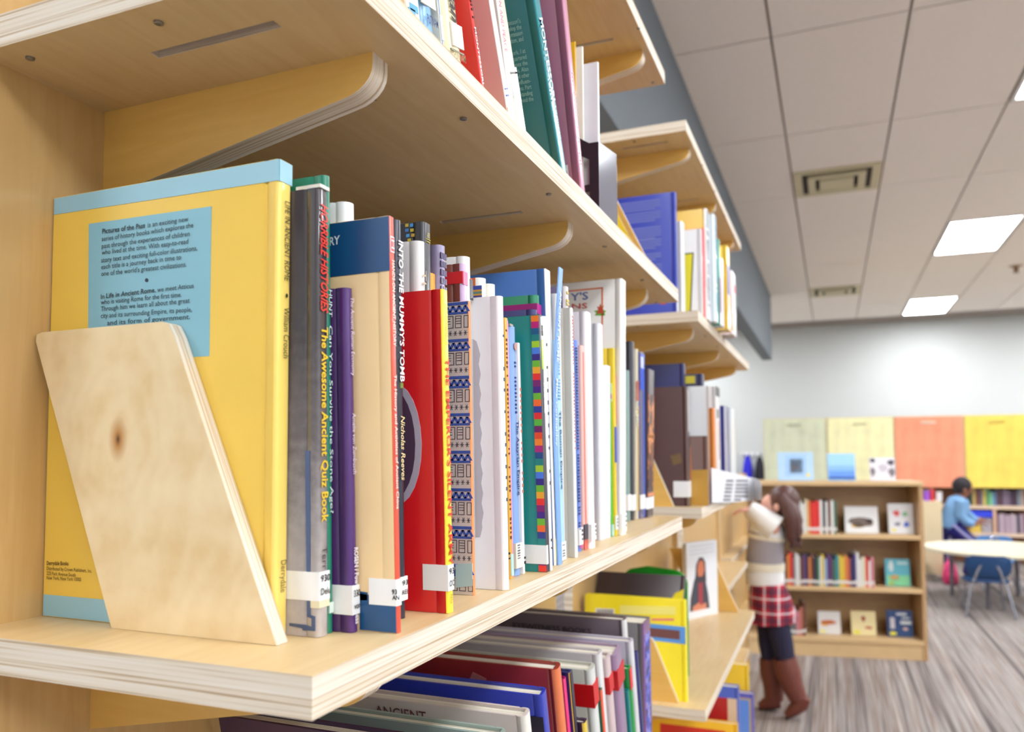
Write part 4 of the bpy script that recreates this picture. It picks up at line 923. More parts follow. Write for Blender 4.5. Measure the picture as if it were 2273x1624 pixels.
# white book standing face out, with a printed figure
p0 = onz(1526, 1376, ZD); p1 = onz(1594, 1361, ZD); ax = math.atan2(p1.y - p0.y, p1.x - p0.x); Lw = (p1 - p0).length
hh = z_at(1206, p0.x, p0.y) - ZD
fb = empty('book', (p0.x, p0.y, ZD + .0003), ax); tag(fb, 'white book standing face out with a printed portrait of a dark-haired sitter', 'book')
FBW = MB().box((0, 0, 0), (Lw, .0025, hh)); FBW.build('cover', M((232, 233, 238), .4, .02, .3), fb); MB().box((0, .012, 0), (Lw, .0145, hh)).build('cover', M((232, 233, 238), .4, .02, .3), fb); MB().box((.001, .0025, .002), (Lw - .002, .012, hh - .002)).build('pages', PAPER, fb)
def fp(u, v): return (u * Lw, v * hh)
def fprint(name, pts, c, e=.0006): MB().prism([fp(*p) for p in pts], 1, -e, .0002).build(name, M(c, .4, .05), fb)
fprint('jacket_print', [(.08, .1), (.72, .1), (.68, .28), (.6, .48), (.45, .66), (.36, .66), (.22, .48), (.1, .26)], (66, 68, 80))
fprint('hair_print', [(.26, .46), (.62, .46), (.6, .72), (.52, .79), (.4, .79), (.3, .7)], (64, 58, 66), .0009)
fprint('face_print', [(.36, .54), (.5, .54), (.56, .62), (.54, .72), (.46, .76), (.36, .72), (.33, .62)], (206, 120, 84), .0012)
fprint('shirt_print', [(.36, .16), (.5, .16), (.5, .48), (.42, .44), (.36, .48)], (160, 56, 66), .0009)
fprint('hands_print', [(.16, .1), (.6, .1), (.6, .18), (.42, .16), (.36, .2), (.18, .16)], (214, 134, 104), .0012)
for k in range(3): fprint('text_line', [(.12, .94 - k * .05), (.92, .94 - k * .05), (.92, .955 - k * .05), (.12, .955 - k * .05)], (206, 208, 216))

# ------------------------------------------------------------------ second unit, bottom shelf
def E2b(label, d, T, xn, ytop, W, col, **kw): return A(label, d, T, xn, ytop, W, col, z=ZE, **kw)
b = E2b('flat golden-yellow box book at the very bottom of the second unit', 2.14, .02, 1640, 1608, .23, (240, 186, 36), rnd=.1); b.cover([(-.2, b.H - .09), (-.03, b.H - .09), (-.03, b.H - .02), (-.2, b.H - .02)], (206, 40, 36), 'panel', px=False)
b = E2b('blue picture book with red panel on the bottom shelf', 2.20, .03, 1643, 1526, .22, (76, 98, 190), rnd=.1)
b.cover([(-.22, b.H - .14), (-.028, b.H - .14), (-.028, b.H - .03), (-.22, b.H - .03)], (186, 34, 38), 'panel', px=False); b.cover([(-.028, b.H - .15), (-.004, b.H - .15), (-.004, b.H - .03), (-.028, b.H - .03)], (226, 200, 170), 'panel', px=False); b.cover([(-.15, b.H - .11), (-.05, b.H - .13), (-.05, b.H - .11), (-.15, b.H - .085)], (190, 200, 206), 'print', EPS * 1.6, px=False)
b = E2b('blue book with pale blue cover frame beside the red-panelled one', 2.50, .025, 1674, 1540, .22, (96, 92, 180), rnd=.2); b.cover([(-.045, .01), (-.006, .01), (-.006, b.H - .014), (-.045, b.H - .014)], (196, 170, 120), 'frame', px=False); b.cover([(-.04, .01), (-.012, .01), (-.012, b.H - .02), (-.04, b.H - .02)], (104, 150, 232), 'panel', EPS * 1.6, px=False)
b = E2b('narrow yellow book standing taller on the bottom shelf', 2.54, .03, 1664, 1476, .16, (246, 200, 40), rnd=.2)

# ================================================================== far low bookcase
CB = onz(2061, 1467, 0); CL = onz(1770, 1457, 0)
cang = math.atan2(CB.y - CL.y, CB.x - CL.x) * .8
CWD, CHT, CDP = 1.22, 1.105, .30
case = empty('low_bookcase', (CB.x - CWD * math.cos(cang), CB.y - CWD * math.sin(cang), 0), cang)
tag(case, 'low birch bookcase with three shelves behind the girl', 'bookcase')
CE = M((214, 180, 132), .5, .06)
S1, S2, S0 = .768, .436, .118
MB().box((0, 0, 0), (.022, CDP, CHT - .025)).build('side_panel', BIRCH_CASE, case); MB().box((CWD - .022, 0, 0), (CWD, CDP, CHT - .025)).build('side_panel', BIRCH_CASE, case)
MB().box((-.006, -.008, CHT - .025), (CWD + .006, CDP, CHT)).build('top', CE, case)
MB().box((.022, CDP - .012, .09), (CWD - .022, CDP, CHT - .025)).build('back_panel', BIRCH_CASE, case)
for z in (S1, S2, S0): MB().box((.022, 0, z - .024), (CWD - .022, CDP - .012, z)).build('shelf', CE, case)
MB().box((.022, .008, 0), (CWD - .022, .026, S0 - .024)).build('plinth', CE, case)
ROTC = cang
def cpos(u, v, z): return (case.location.x + u * math.cos(cang) - v * math.sin(cang), case.location.y + u * math.sin(cang) + v * math.cos(cang), z)
def cu(x, z, v=.02):
    """position along the case front of a photo column"""
    lo, hi = -.3, CWD + .3
    for _ in range(40):
        m = (lo + hi) / 2; p = cpos(m, v, z); q = Vector(p) - EYE
        if CX + F_PX * q.dot(RT) / q.dot(FW) < x: lo = m
        else: hi = m
    return lo
CN = {(0, 0, 0): ''}
def cname(c):
    r, g, b_ = c; mx, mn = max(c), min(c)
    if mx < 70: return 'black'
    if mx - mn < 26: return 'white' if mx > 200 else ('light grey' if mx > 150 else 'grey')
    if r >= g and r >= b_:
        if g > r * .78 and b_ < g * .7: return 'yellow' if r > 200 else 'olive'
        if g > r * .5 and b_ < g * .75: return 'orange' if r > 190 else 'brown'
        if b_ > r * .6: return 'pink' if r > 190 else 'maroon'
        return 'red' if r > 150 else 'brown'
    if g >= r and g >= b_: return 'green' if b_ < g * .85 else 'teal'
    return 'light blue' if min(r, g) > 120 and b_ > 190 else ('purple' if r > g * 1.15 else ('navy' if b_ < 120 else 'blue'))
ORD = ['first', 'second', 'third', 'fourth', 'fifth', 'sixth', 'seventh', 'eighth', 'ninth', 'tenth', 'eleventh', 'twelfth', 'thirteenth', 'fourteenth', 'fifteenth', 'sixteenth', 'seventeenth', 'eighteenth', 'nineteenth', 'twentieth', 'twenty-first', 'twenty-second', 'twenty-third', 'twenty-fourth', 'twenty-fifth', 'twenty-sixth', 'twenty-seventh', 'twenty-eighth', 'twenty-ninth', 'thirtieth', 'thirty-first', 'thirty-second', 'thirty-third', 'thirty-fourth']
def row_book(pos, rz, T, W, H, c, label, group):
    """spine towards the viewer: local +x of Book turned to face out"""
    return Book(label, pos[1], T, W, H, c, t=pos[0], z=pos[2] + .0005, rnd=.3, rot=(0, 0, rz - math.pi / 2), group=group)
def row(x0, x1, z, hs, cols, where, group, v=.03, depth=.16):
    u = cu(x0, z); u1 = cu(x1, z); k = 0
    while k < len(cols):
        T = (u1 - u) / (len(cols) - k) * random.uniform(.8, 1.2); c = cols[k]; H = hs[k % len(hs)] * random.uniform(.94, 1.05)
        # Book runs from its near spine corner; turned so thickness goes along +u
        p = cpos(u, v, z); lab = '%s book, %s from the left %s' % (cname(c), ORD[k], where)
        bk = row_book(p, cang, T - .0008, depth, H, c, lab, group); MB().box((.0001, .0006, H * .1), (.0007, T - .0016, H * .2)).build('call_number_label', M((226, 224, 220), .5, .02), bk.o); u += T; k += 1
W1, GN, OR, RD, NV, BR, PU, TQ, YE, GY, PK, CRM, LB_ = (226, 224, 220), (60, 120, 86), (222, 132, 62), (218, 44, 44), (44, 46, 80), (110, 66, 54), (96, 60, 110), (60, 140, 150), (226, 196, 70), (120, 112, 116), (206, 130, 140), (226, 212, 180), (150, 180, 220)
row(1771, 1858, S1, (.225, .21, .2, .22), [GN, W1, W1, CRM, OR, (224, 50, 46), (226, 52, 48), (222, 46, 44), W1, (60, 60, 70), W1, BR, W1, (70, 110, 90)], 'on the top shelf of the far bookcase', 'books on the top shelf of the far bookcase')
row(1737, 1942, S2, (.19, .175, .2, .21, .18, .2), [NV, BR, OR, RD, GY, W1, W1, BR, PU, NV, OR, BR, (50, 40, 60), GN, W1, YE, LB_, PU, PU, (70, 110, 80), TQ, YE, YE, OR, (190, 90, 80), NV, (66, 50, 120), W1, W1, CRM, RD, W1, PK], 'on the middle shelf of the far bookcase', 'books on the middle shelf of the far bookcase')
row(1730, 1790, S0, (.17, .15, .19, .21, .18), [YE, CRM, BR, OR, (90, 110, 110), GY, PK, (190, 110, 90), BR], 'on the bottom shelf of the far bookcase', 'books on the bottom shelf of the far bookcase')
def faceout(label, x0, x1, ytop, z, col, prints, v=.1, tilt=.12):
    a, c = cu(x0, z, v), cu(x1, z, v); p = cpos(a, v, z); Wd = c - a
    dist = (Vector(p) - EYE).dot(FW); H = z_at(ytop, p[0], p[1]) - z
    e = empty('book', (p[0], p[1], z + .0024), cang); e.rotation_euler = (-tilt, 0, cang); tag(e, label, 'book', 'books displayed face out')
    cm = M(col, .4, .05, .2)
    MB().box((0, 0, 0), (Wd, .0025, H)).build('cover', cm, e); MB().box((0, .0115, 0), (Wd, .014, H)).build('cover', cm, e); MB().box((.002, .0025, .002), (Wd - .003, .0115, H - .002)).build('pages', PAPER, e)
    for name, poly, c_ in prints:
        MB().prism([(q[0] * Wd, q[1] * H) for q in poly], 1, -.0007, .0002).build(name, c_ if not isinstance(c_, tuple) else M(c_, .5, .1), e)
    return e
def sq(a, b_, c, d): return [(a, b_), (c, b_), (c, d), (a, d)]
def blob(cx_, cy_, rx, ry, n=10, j=.25): return [(cx_ + rx * math.cos(k / n * math.tau) * random.uniform(1 - j, 1 + j), cy_ + ry * math.sin(k / n * math.tau) * random.uniform(1 - j, 1 + j)) for k in range(n)]
faceout('white square book face out with a dark mottled animal picture, top shelf', 1877, 1951, 1124, S1, (236, 236, 238), [('picture', blob(.5, .42, .36, .2), (120, 104, 96)), ('print', blob(.38, .3, .2, .1), (200, 160, 70)), ('print', blob(.72, .46, .1, .1), (60, 50, 50))])
faceout('white book face out with red, green and blue letters, right end of top shelf', 1974, 2030, 1118, S1, (238, 238, 242), [('print', blob(.33, .68, .12, .1), (226, 90, 90)), ('print', blob(.68, .66, .12, .09), (130, 190, 150)), ('print', blob(.7, .3, .12, .09), (80, 110, 210)), ('print', blob(.35, .32, .12, .06), (120, 120, 140)), ('sticker', blob(.2, .12, .1, .05), (240, 230, 70))])
faceout('sky blue and green picture book face out on the middle shelf', 1967, 2022, 1241, S2, (92, 186, 206), [('print', sq(.05, .02, .97, .4), (130, 214, 160)), ('print', blob(.36, .32, .2, .1), (246, 190, 120)), ('print', blob(.24, .72, .1, .2), (220, 236, 236)), ('print', sq(.5, .8, .92, .9), (200, 230, 232)), ('sticker', blob(.22, .1, .12, .06), (246, 236, 60))])
faceout('white picture book face out with orange and brown scribble, bottom shelf', 1817, 1867, 1357, S0, (234, 232, 230), [('print', blob(.45, .52, .34, .1), (206, 110, 60)), ('print', blob(.3, .42, .16, .08), (240, 180, 90)), ('sticker', blob(.2, .12, .14, .07), (246, 236, 90))])
faceout('cream picture book face out with small red leaves, bottom shelf', 1891, 1946, 1357, S0, (242, 226, 170), [('print', blob(.5, .7, .08, .12), (170, 70, 50)), ('print', blob(.7, .33, .16, .06), (190, 90, 60)), ('sticker', blob(.2, .14, .14, .1), (240, 230, 80))])
faceout('navy blue book face out with white lettering blocks, right end of bottom shelf', 1971, 2028, 1355, S0, (26, 66, 124), [('print', sq(.38, .82, .78, .9), (220, 226, 232)), ('print', sq(.58, .68, .9, .75), (200, 210, 220)), ('print', sq(.52, .48, .96, .6), (220, 226, 232)), ('print', blob(.7, .3, .1, .06), (220, 190, 180)), ('sticker', blob(.2, .12, .14, .07), (246, 236, 70)), ('print', sq(.12, .3, .3, .72), (214, 206, 214))])
ZT = CHT
faceout('pale blue framed book with a small dark picture, on top of the far bookcase', 1728, 1807, 1004, ZT, (176, 208, 240), [('inner', sq(.2, .14, .8, .9), (160, 196, 238)), ('picture', sq(.34, .26, .7, .76), (96, 92, 96)), ('print', blob(.46, .46, .12, .06), (206, 160, 110)), ('seal', blob(.84, .2, .06, .06, 12, 0), (240, 214, 60))], .12)
faceout('sky-to-deep-blue gradient book, middle one on top of the far bookcase', 1839, 1900, 1007, ZT, (158, 208, 246), [('print', sq(.02, .04, .98, .36), (100, 150, 236)), ('print', sq(.02, .04, .98, .14), (76, 110, 220)), ('print', sq(.02, .36, .98, .55), (134, 184, 244))], .12)
faceout('black and white floral book, right one on top of the far bookcase', 1932, 1989, 1016, ZT, (226, 222, 230), [('flower', blob(.5, .55, .2, .16), (196, 190, 200)), ('print', blob(.12, .88, .12, .1), (60, 54, 62)), ('print', blob(.85, .8, .14, .14), (90, 84, 92)), ('print', blob(.85, .35, .12, .2), (120, 114, 122)), ('print', blob(.12, .4, .1, .2), (120, 114, 122))], .12)

# ================================================================== wall cabinets with a bookshelf below
CD = 10.3
cab = empty('cabinet_bank', (0, CD, 0)); 
def cx_(x, z=1.2): return t_at(x, CD, z)
cols = [((212, 214, 184), 1697, 1835, 'olive-green'), ((246, 238, 184), 1838, 1985, 'pale yellow'), ((255, 158, 122), 1988, 2140, 'coral'), ((250, 218, 96), 2143, 2290, 'golden yellow'), ((210, 206, 160), 2293, 2440, 'sage')]
zt_, zb_ = z_at(926, .7, CD), z_at(1081, .7, CD)
FRAME = M((222, 206, 168), .5, .05)
def stain(c):
    m, nt, bb = nodes_mat('stained_door', .55); tc = N(nt, 'TexCoord'); mp = N(nt, 'Mapping'); mp.inputs['Scale'].default_value = (9, 1, 1.2); nt.links.new(tc.outputs['Object'], mp.inputs[0])
    n = N(nt, 'TexNoise', Scale=1.4, Detail=4.0); nt.links.new(mp.outputs[0], n.inputs['Vector'])
    n2 = N(nt, 'TexNoise', Scale=7.0, Detail=1.0); nt.links.new(tc.outputs['Object'], n2.inputs['Vector'])
    mx = N(nt, 'Mix', data_type='FLOAT'); mx.inputs[0].default_value = .4; nt.links.new(n.outputs['Fac'], mx.inputs[2]); nt.links.new(n2.outputs['Fac'], mx.inputs[3])
    nt.links.new(ramp(nt, mx.outputs[0], [(.32, tuple(v * .94 for v in c)), (.5, c), (.66, tuple(min(255, v * 1.04) for v in c))]), bb.inputs['Base Color']); return m
cab['label'] = 'row of wall cupboards above book shelves on the far side'; cab['category'] = 'cupboard'
bpy.data.objects.remove(cab)
for c, xa, xb, nm in cols:
    a, d = cx_(xa), cx_(xb)
    k = empty('wall_cupboard', (a, CD, zb_)); tag(k, '%s door cupboard in the row above the far book shelves' % nm, 'cupboard', 'coloured wall cupboards')
    MB().box((-.008, .02, 0), (d - a + .008, .42, zt_ - zb_ + .012)).build('body', FRAME, k)
    dr = MB().box((.004, 0, .006), (d - a - .004, .019, zt_ - zb_)).build('door', stain(c), k)
    hx = (d - a) * .5; hz = (zt_ - zb_) * .9
    MB().box((hx - .075, -.012, hz), (hx + .075, -.0005, hz + .03)).build('handle', M((232, 206, 180) if nm == 'coral' else tuple(v * .85 for v in c), .4), dr)
sh_ = empty('open_bookshelf', (cx_(1692), CD + .06, 0)); tag(sh_, 'long open bookshelf under the coloured cupboards', 'bookshelf')
LW = cx_(2430) - cx_(1692); zs1, zs2 = z_at(1122, 1.5, CD), z_at(1183, 1.5, CD)
MB().box((0, .34, 0), (LW, .36, zb_)).build('back_panel', M((150, 100, 70), .6, .1), sh_)
for z in (zs1, zs2): MB().box((0, 0, z - .04), (LW, .34, z)).build('shelf', M((228, 200, 172), .5, .05), sh_)
for xx in (0, cx_(2060) - cx_(1692), cx_(2209, .6) - cx_(1692), LW - .03): MB().box((xx, .004, 0), (xx + .03, .34, zs2 - .04)).build('upright', M((206, 160, 120), .5, .05), sh_)
MB().box((cx_(2207, .55) - cx_(1692), .004, zs2), (cx_(2214, .55) - cx_(1692), .34, zs1 - .04)).build('divider', M((226, 180, 150), .5, .05), sh_)
def wrow(x0, x1, z, hs, cols, where, group, hmax):
    u = t_at(x0, CD + .08, z); u1 = t_at(x1, CD + .08, z); n = len(cols)
    for k, c in enumerate(cols):
        T = (u1 - u) / (n - k); H = random.choice(hs) * hmax
        bk = Book('%s book, %s from the left %s' % (cname(c), ORD[k], where), CD + .08, T - .002, .2, H, c, t=u, z=z + .0005, rnd=.2, rot=(0, 0, -math.pi / 2), group=group); u += T
ztray = z_at(1148, 1.6, CD + .05)
g1 = 'books on the upper far shelf'; g2 = 'books on the lower far shelf'
wrow(2152, 2290, zs1, (.78, .84, .92), [(40, 60, 50), (190, 160, 90), (110, 60, 44), (110, 90, 110), (200, 180, 90), (90, 150, 90), (120, 190, 150), (96, 130, 170), (90, 60, 70), (80, 54, 70), (130, 110, 130), (120, 100, 120), (70, 46, 70), (66, 40, 60), (120, 130, 140), (170, 150, 140), (130, 90, 80), (150, 120, 110)], 'on the upper far shelf', g1, zb_ - zs1)
wrow(2180, 2203, zs2, (.94, .97), [(170, 160, 170), (186, 178, 182), (176, 166, 174), (190, 184, 190), (180, 170, 176)], 'left of the divider, lower far shelf', g2, ztray - zs2)
wrow(2217, 2290, zs2, (.66, .7), [(176, 150, 170), (196, 180, 186), (170, 140, 160), (190, 170, 180), (180, 150, 170), (196, 180, 186), (176, 156, 170), (40, 34, 44), (180, 160, 176), (150, 110, 120), (120, 70, 70), (160, 110, 100)], 'right of the divider, lower far shelf', g2, zs1 - zs2)
# blue storage tray on the lower far shelf
tr = empty('tray', (t_at(2156, CD + .05, zs1 - .1), CD + .062, ztray)); 
TW_ = t_at(2203, CD + .05, zs1 - .1) - tr.location.x
tag(tr, 'royal blue plastic tray resting on boxes on the lower far shelf', 'tray'); TRM = M((50, 70, 220), .35, .05)
MB().box((0, 0, 0), (TW_, .25, .005)).build('base', TRM, tr)
for p, q in (((0, 0), (TW_, .006)), ((0, .244), (TW_, .25)), ((0, .006), (.006, .244)), ((TW_ - .006, .006), (TW_, .244))): MB().box((*p, .005), (*q, .07)).build('wall', TRM, tr)
bh_ = ztray - zs2 - .001; bxm = MB().box((0, 0, 0), (.1, .24, bh_)).build('storage_box', M((226, 190, 80), .6, .08)); bxm.location = (tr.location.x - .005, CD + .064, zs2 + .0005); tag(bxm, 'yellow storage box under the royal blue tray', 'box')
lid = MB().box((-.003, -.003, bh_ - .03), (.103, .243, bh_ - .001)).build('lid', M((206, 160, 60), .6, .08), bxm)

# coat hooks on the back wall
hx0, hx1 = t_at(1645, RY1 - .05, 1.25), t_at(1684, RY1 - .05, 1.25); hzz = z_at(1008, hx0, RY1 - .05)
rail = empty('coat_rail', (hx0, RY1, hzz)); tag(rail, 'white coat rail with hooks on the back wall', 'coat rail')
MB().box((0, -.02, -.03), (hx1 - hx0, -.0005, .03)).build('board', M((240, 240, 240), .5), rail)
for k in range(4): MB().tube([(.04 + k * .09, -.02, 0), (.04 + k * .09, -.06, -.02), (.04 + k * .09, -.075, .015)], .008, 8).build('hook', M((90, 90, 94), .4, metal=.6), rail)
def hang(name, label, x, w, ztop, zbot, c, cat):
    o = MB().tube([(0, 0, ztop), (0, -.01, ztop - .1), (0, -.01, (ztop + zbot) / 2), (0, 0, zbot)], [(.03, .03), (.06, w * .55), (.08, w), (.07, w * .9)], 12).build(name, M(c, .8, .1), smooth=60); o.location = (x, RY1 - .12, 0); tag(o, label, cat); return o
hang('jacket', 'bright blue jacket hanging from the coat rail', t_at(1660, RY1 - .1, 1.1), .085, hzz - .02, hzz - .55, (44, 40, 206), 'jacket')
hang('coat', 'black coat hanging from the coat rail, right of the blue jacket', t_at(1687, RY1 - .1, 1.0), .11, hzz - .04, hzz - .75, (30, 28, 40), 'coat')

# ================================================================== round table, chairs, display stand
ZTB = .46
pl = onz(2064, 1217, ZTB); RT_ = .60
tc_ = Vector((pl.x + RT_ * .96, pl.y + .25, 0))
tab = empty('round_table', tc_); tag(tab, 'low round table with a cream top, cut by the right edge', 'table')
MB().tube([(0, 0, ZTB - .026), (0, 0, ZTB - .022), (0, 0, ZTB - .004), (0, 0, ZTB)], [RT_ - .004, RT_, RT_, RT_ - .004], 48).build('tabletop', M((224, 214, 186), .4, .03), tab, 40)
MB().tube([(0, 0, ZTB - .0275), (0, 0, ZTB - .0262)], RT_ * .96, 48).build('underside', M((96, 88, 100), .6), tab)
CHR = M((176, 178, 190), .18, .05, metal=.9)
for k in range(4):
    a = math.radians(45 + 90 * k + 20); r0 = .40
    MB().tube([(r0 * math.cos(a), r0 * math.sin(a), ZTB - .027), (r0 * math.cos(a) * 1.02, r0 * math.sin(a) * 1.02, .03), (r0 * math.cos(a) * 1.02, r0 * math.sin(a) * 1.02, 0)], [.02, .016, .016], 12).build('leg', M((120, 116, 124), .35, .05, metal=.5), tab, 50)
def shell(mb, pts_w, th):
    """sheet through rows of (half width, y, z)"""
    n = 9; rows = []
    for hw, y, z, dip in pts_w:
        rows.append([(hw * (2 * k / (n - 1) - 1), y + dip * (1 - (2 * k / (n - 1) - 1) ** 2), z) for k in range(n)])
    i0 = len(mb.v); R_ = len(rows)
    for off in (0, th):
        for r in rows: mb.v += [(x, y - off, z + off * .3) for x, y, z in r]
    def id_(o, r, c): return i0 + o * R_ * n + r * n + c
    for r in range(R_ - 1):
        for c in range(n - 1):
            mb.f.append((id_(0, r, c), id_(0, r, c + 1), id_(0, r + 1, c + 1), id_(0, r + 1, c))); mb.f.append((id_(1, r, c), id_(1, r + 1, c), id_(1, r + 1, c + 1), id_(1, r, c + 1))); mb.m += [0, 0]
    for c in range(n - 1):
        mb.f.append((id_(0, 0, c), id_(1, 0, c), id_(1, 0, c + 1), id_(0, 0, c + 1))); mb.f.append((id_(0, R_ - 1, c), id_(0, R_ - 1, c + 1), id_(1, R_ - 1, c + 1), id_(1, R_ - 1, c))); mb.m += [0, 0]
    for r in range(R_ - 1):
        mb.f.append((id_(0, r, 0), id_(0, r + 1, 0), id_(1, r + 1, 0), id_(1, r, 0))); mb.f.append((id_(0, r, n - 1), id_(1, r, n - 1), id_(1, r + 1, n - 1), id_(0, r + 1, n - 1))); mb.m += [0, 0]
    return mb
def chair(loc, rz, col, label):
    """child's chair: local -y is the rear (seen by the camera)"""
    c = empty('child_chair', loc, rz); tag(c, label, 'chair', 'small shell chairs at the round table')
    cm = M(col, .4, .06)
    shell(MB(), [(.10, -.135, .29, -.02), (.145, -.145, .33, -.03), (.16, -.155, .40, -.035), (.15, -.165, .455, -.035), (.11, -.17, .475, -.03)], .008).build('backrest', cm, c, 60)
    s = MB()
    o = [(.16 * math.copysign(abs(math.cos(a)) ** .5, math.cos(a)), .15 * math.copysign(abs(math.sin(a)) ** .5, math.sin(a))) for a in [k / 20 * math.tau for k in range(20)]]
    s.prism(o, 2, .262, .274).build('seat', cm, c, 40)
    for sx in (-1, 1):
        MB().tube([(sx * .03, -.186, .45), (sx * .075, -.182, .36), (sx * .105, -.15, .262), (sx * .12, -.15, .24), (sx * .165, -.2, .02), (sx * .165, -.2, 0)], .0105, 10).build('leg', CHR, c, 60)
        MB().tube([(sx * .12, .1, .262), (sx * .125, .12, .2), (sx * .15, .16, .02), (sx * .15, .16, 0)], .0105, 10).build('leg', CHR, c, 60)
        MB().tube([(sx * .115, -.15, .252), (sx * .118, .1, .256)], .009, 8).build('seat_rail', CHR, c, 60)
    MB().tube([(-.03, -.186, .45), (0, -.187, .465), (.03, -.186, .45)], .0105, 10).build('back_bow', CHR, c, 60)
    return c
f0, f1 = onz(2147, 1370, 0), onz(2254, 1373, 0); mid = (f0 + f1) / 2
chair((mid.x, mid.y + .2, 0), 0, (24, 66, 112), 'small navy shell chair with chrome legs, seen from behind at the round table')
chair((t_at(2214, tc_.y + .72, .45), tc_.y + .72, 0), math.pi, (86, 140, 200), 'pale blue shell chair on the far side of the round table')
# pale display stand
e0, e1 = onz(2050, 1290, 0), onz(2094, 1290, 0); zt2 = z_at(1112, e1.x, e1.y)
ds = empty('display_stand', (e0.x, e0.y, 0)); tag(ds, 'pale birch display stand with slanted foot, right of the far bookcase', 'display stand')
wd = e1.x - e0.x; DSM = M((232, 212, 172), .5, .05)
MB().prism([(.0, .22), (wd, .02), (wd, zt2), (0, zt2)], 1, 0, .02).build('end_panel', DSM, ds)
MB().box((0, .02, zt2 - .02), (wd, .45, zt2)).build('top', DSM, ds); MB().box((0, .43, .02), (wd, .45, zt2 - .02)).build('end_panel', DSM, ds)
MB().box((.01, .02, .25), (wd - .01, .43, .268)).build('shelf', DSM, ds)
for k, (c, w_, h_) in enumerate((((150, 80, 200), .05, .1), ((214, 50, 60), .035, .12), ((226, 220, 226), .05, .09))):
    bk = Book('%s little book on the pale display stand' % cname(c), e0.y + .08, w_, .12, h_, c, t=e0.x + .04 + k * .055, z=zt2 + .0005, rot=(0, 0, -math.pi / 2))
# pink bag
pb = onz(2110, 1296, 0); bag = empty('backpack', (pb.x, pb.y, 0)); tag(bag, 'pink backpack on the carpet behind the round table', 'backpack')
MB().tube([(0, 0, 0), (0, 0, .03), (0, 0, .12), (0, 0, .19), (0, 0, .225)], [(.05, .05), (.07, .075), (.065, .075), (.05, .06), (.015, .02)], 14).build('body', M((236, 66, 130), .6, .1), bag, 60)
MB().tube([(0, -.07, .03), (0, -.085, .05), (0, -.085, .1), (0, -.06, .12)], [(.03, .02), (.045, .03), (.045, .03), (.03, .015)], 12).build('pocket', M((226, 50, 110), .6, .1), bag, 60)
MB().tube([(-.02, .02, .215), (-.015, .02, .245), (.015, .02, .245), (.02, .02, .215)], .006, 8).build('handle', M((190, 40, 96), .6), bag, 60)

# ================================================================== people
def skin_body(name, verts, edges, radii, mat, parent, root=0):
    me = bpy.data.meshes.new(name); me.from_pydata([tuple(v) for v in verts], edges, [])
    o = bpy.data.objects.new(name, me); COL.objects.link(o); o.parent = parent
    md = o.modifiers.new('skin', 'SKIN'); md.use_smooth_shade = True
    for k, v in enumerate(me.skin_vertices[0].data):
        r = radii[k]; v.radius = r if hasattr(r, '__len__') else (r, r); v.use_root = (k == root)
    sd = o.modifiers.new('sub', 'SUBSURF'); sd.levels = 1; sd.render_levels = 2
    me.materials.append(mat); return o
class Fig:
    def __init__(s): s.v = []; s.e = []; s.r = []
    def add(s, p, r, prev=None):
        s.v.append(Vector(p)); s.r.append(r)
        if prev is not None: s.e.append((prev, len(s.v) - 1))
        return len(s.v) - 1
    def chain(s, pts, prev):
        for p, r in pts: prev = s.add(p, r, prev)
        return prev
    def hand(s, wrist, dirv, up, size=1.0):
        """palm and five fingers; dirv = pointing direction, up = back of the hand"""
        d = Vector(dirv).normalized(); u = Vector(up); u = (u - d * u.dot(d)).normalized(); w_ = d.cross(u)
        p0 = s.v[wrist]; palm = s.add(p0 + d * .028 * size, (.019 * size, .012 * size), wrist); kn = s.add(p0 + d * .05 * size, (.021 * size, .010 * size), palm)
        for k, (off, L) in enumerate(((-.018, .036), (-.006, .044), (.006, .042), (.018, .033))):
            b0 = s.v[kn] + w_ * off * size + d * .008 * size
            s.chain([(b0, .0062 * size), (b0 + (d * .6 - u * .2) * L * .5 * size, .006 * size), (b0 + (d * .8 - u * .75) * L * size, .0048 * size)], kn)
        t0 = s.v[palm] - w_ * .02 * size
        s.chain([(t0, .008 * size), (t0 + (d * .6 - w_ * .7) * .018 * size, .007 * size), (t0 + (d * .9 - w_ * .4 - u * .3) * .036 * size, .0055 * size)], palm)

SKIN_G = M((232, 176, 156), .5, .05); SKIN_B = M((150, 92, 68), .5, .05)
DG = 4.18
def G(x, y, dd=0.0): return ony(x, y, DG + dd)
girl = empty('person', (G(1712, 1400).x, DG, 0)); tag(girl, 'child in white and grey sweater, red plaid skirt and brown boots, reaching into the shelves', 'person')
GO = girl.location.copy()
def GL(x, y, dd=0.0): return G(x, y, dd) - GO
def foot(x, y, dd): p = GL(x, y, dd); return p
f = Fig()
pel = f.add(GL(1710, 1316), (.055, .05)); wai = f.add(GL(1702, 1258), (.052, .05), pel); che = f.add(GL(1706, 1198), (.055, .055), wai)
nb = f.add(GL(1720, 1156), (.032, .032), che); nk = f.add(GL(1722, 1146), (.028, .028), nb)
hd = f.add(GL(1717, 1122), (.074, .068), nk); ht = f.add(GL(1730, 1102), (.058, .056), hd)
jaw = f.add(GL(1698, 1134), (.03, .03), hd); nose = f.add(GL(1684, 1121), (.009, .01), hd)
for dd, hx, kx, ky, axx, ay, tx, ty in ((-.045, 1724, 1742, 1440, 1768, 1548, 1756, 1582), (.05, 1704, 1706, 1425, 1712, 1545, 1692, 1570)):
    h_ = f.add(GL(hx, 1340, dd), (.036, .036), pel); k_ = f.add(GL(kx, ky, dd), (.03, .03), h_); a_ = f.add(GL(axx, ay, dd), (.02, .02), k_); f.add(GL(tx, ty, dd), (.012, .012), a_)
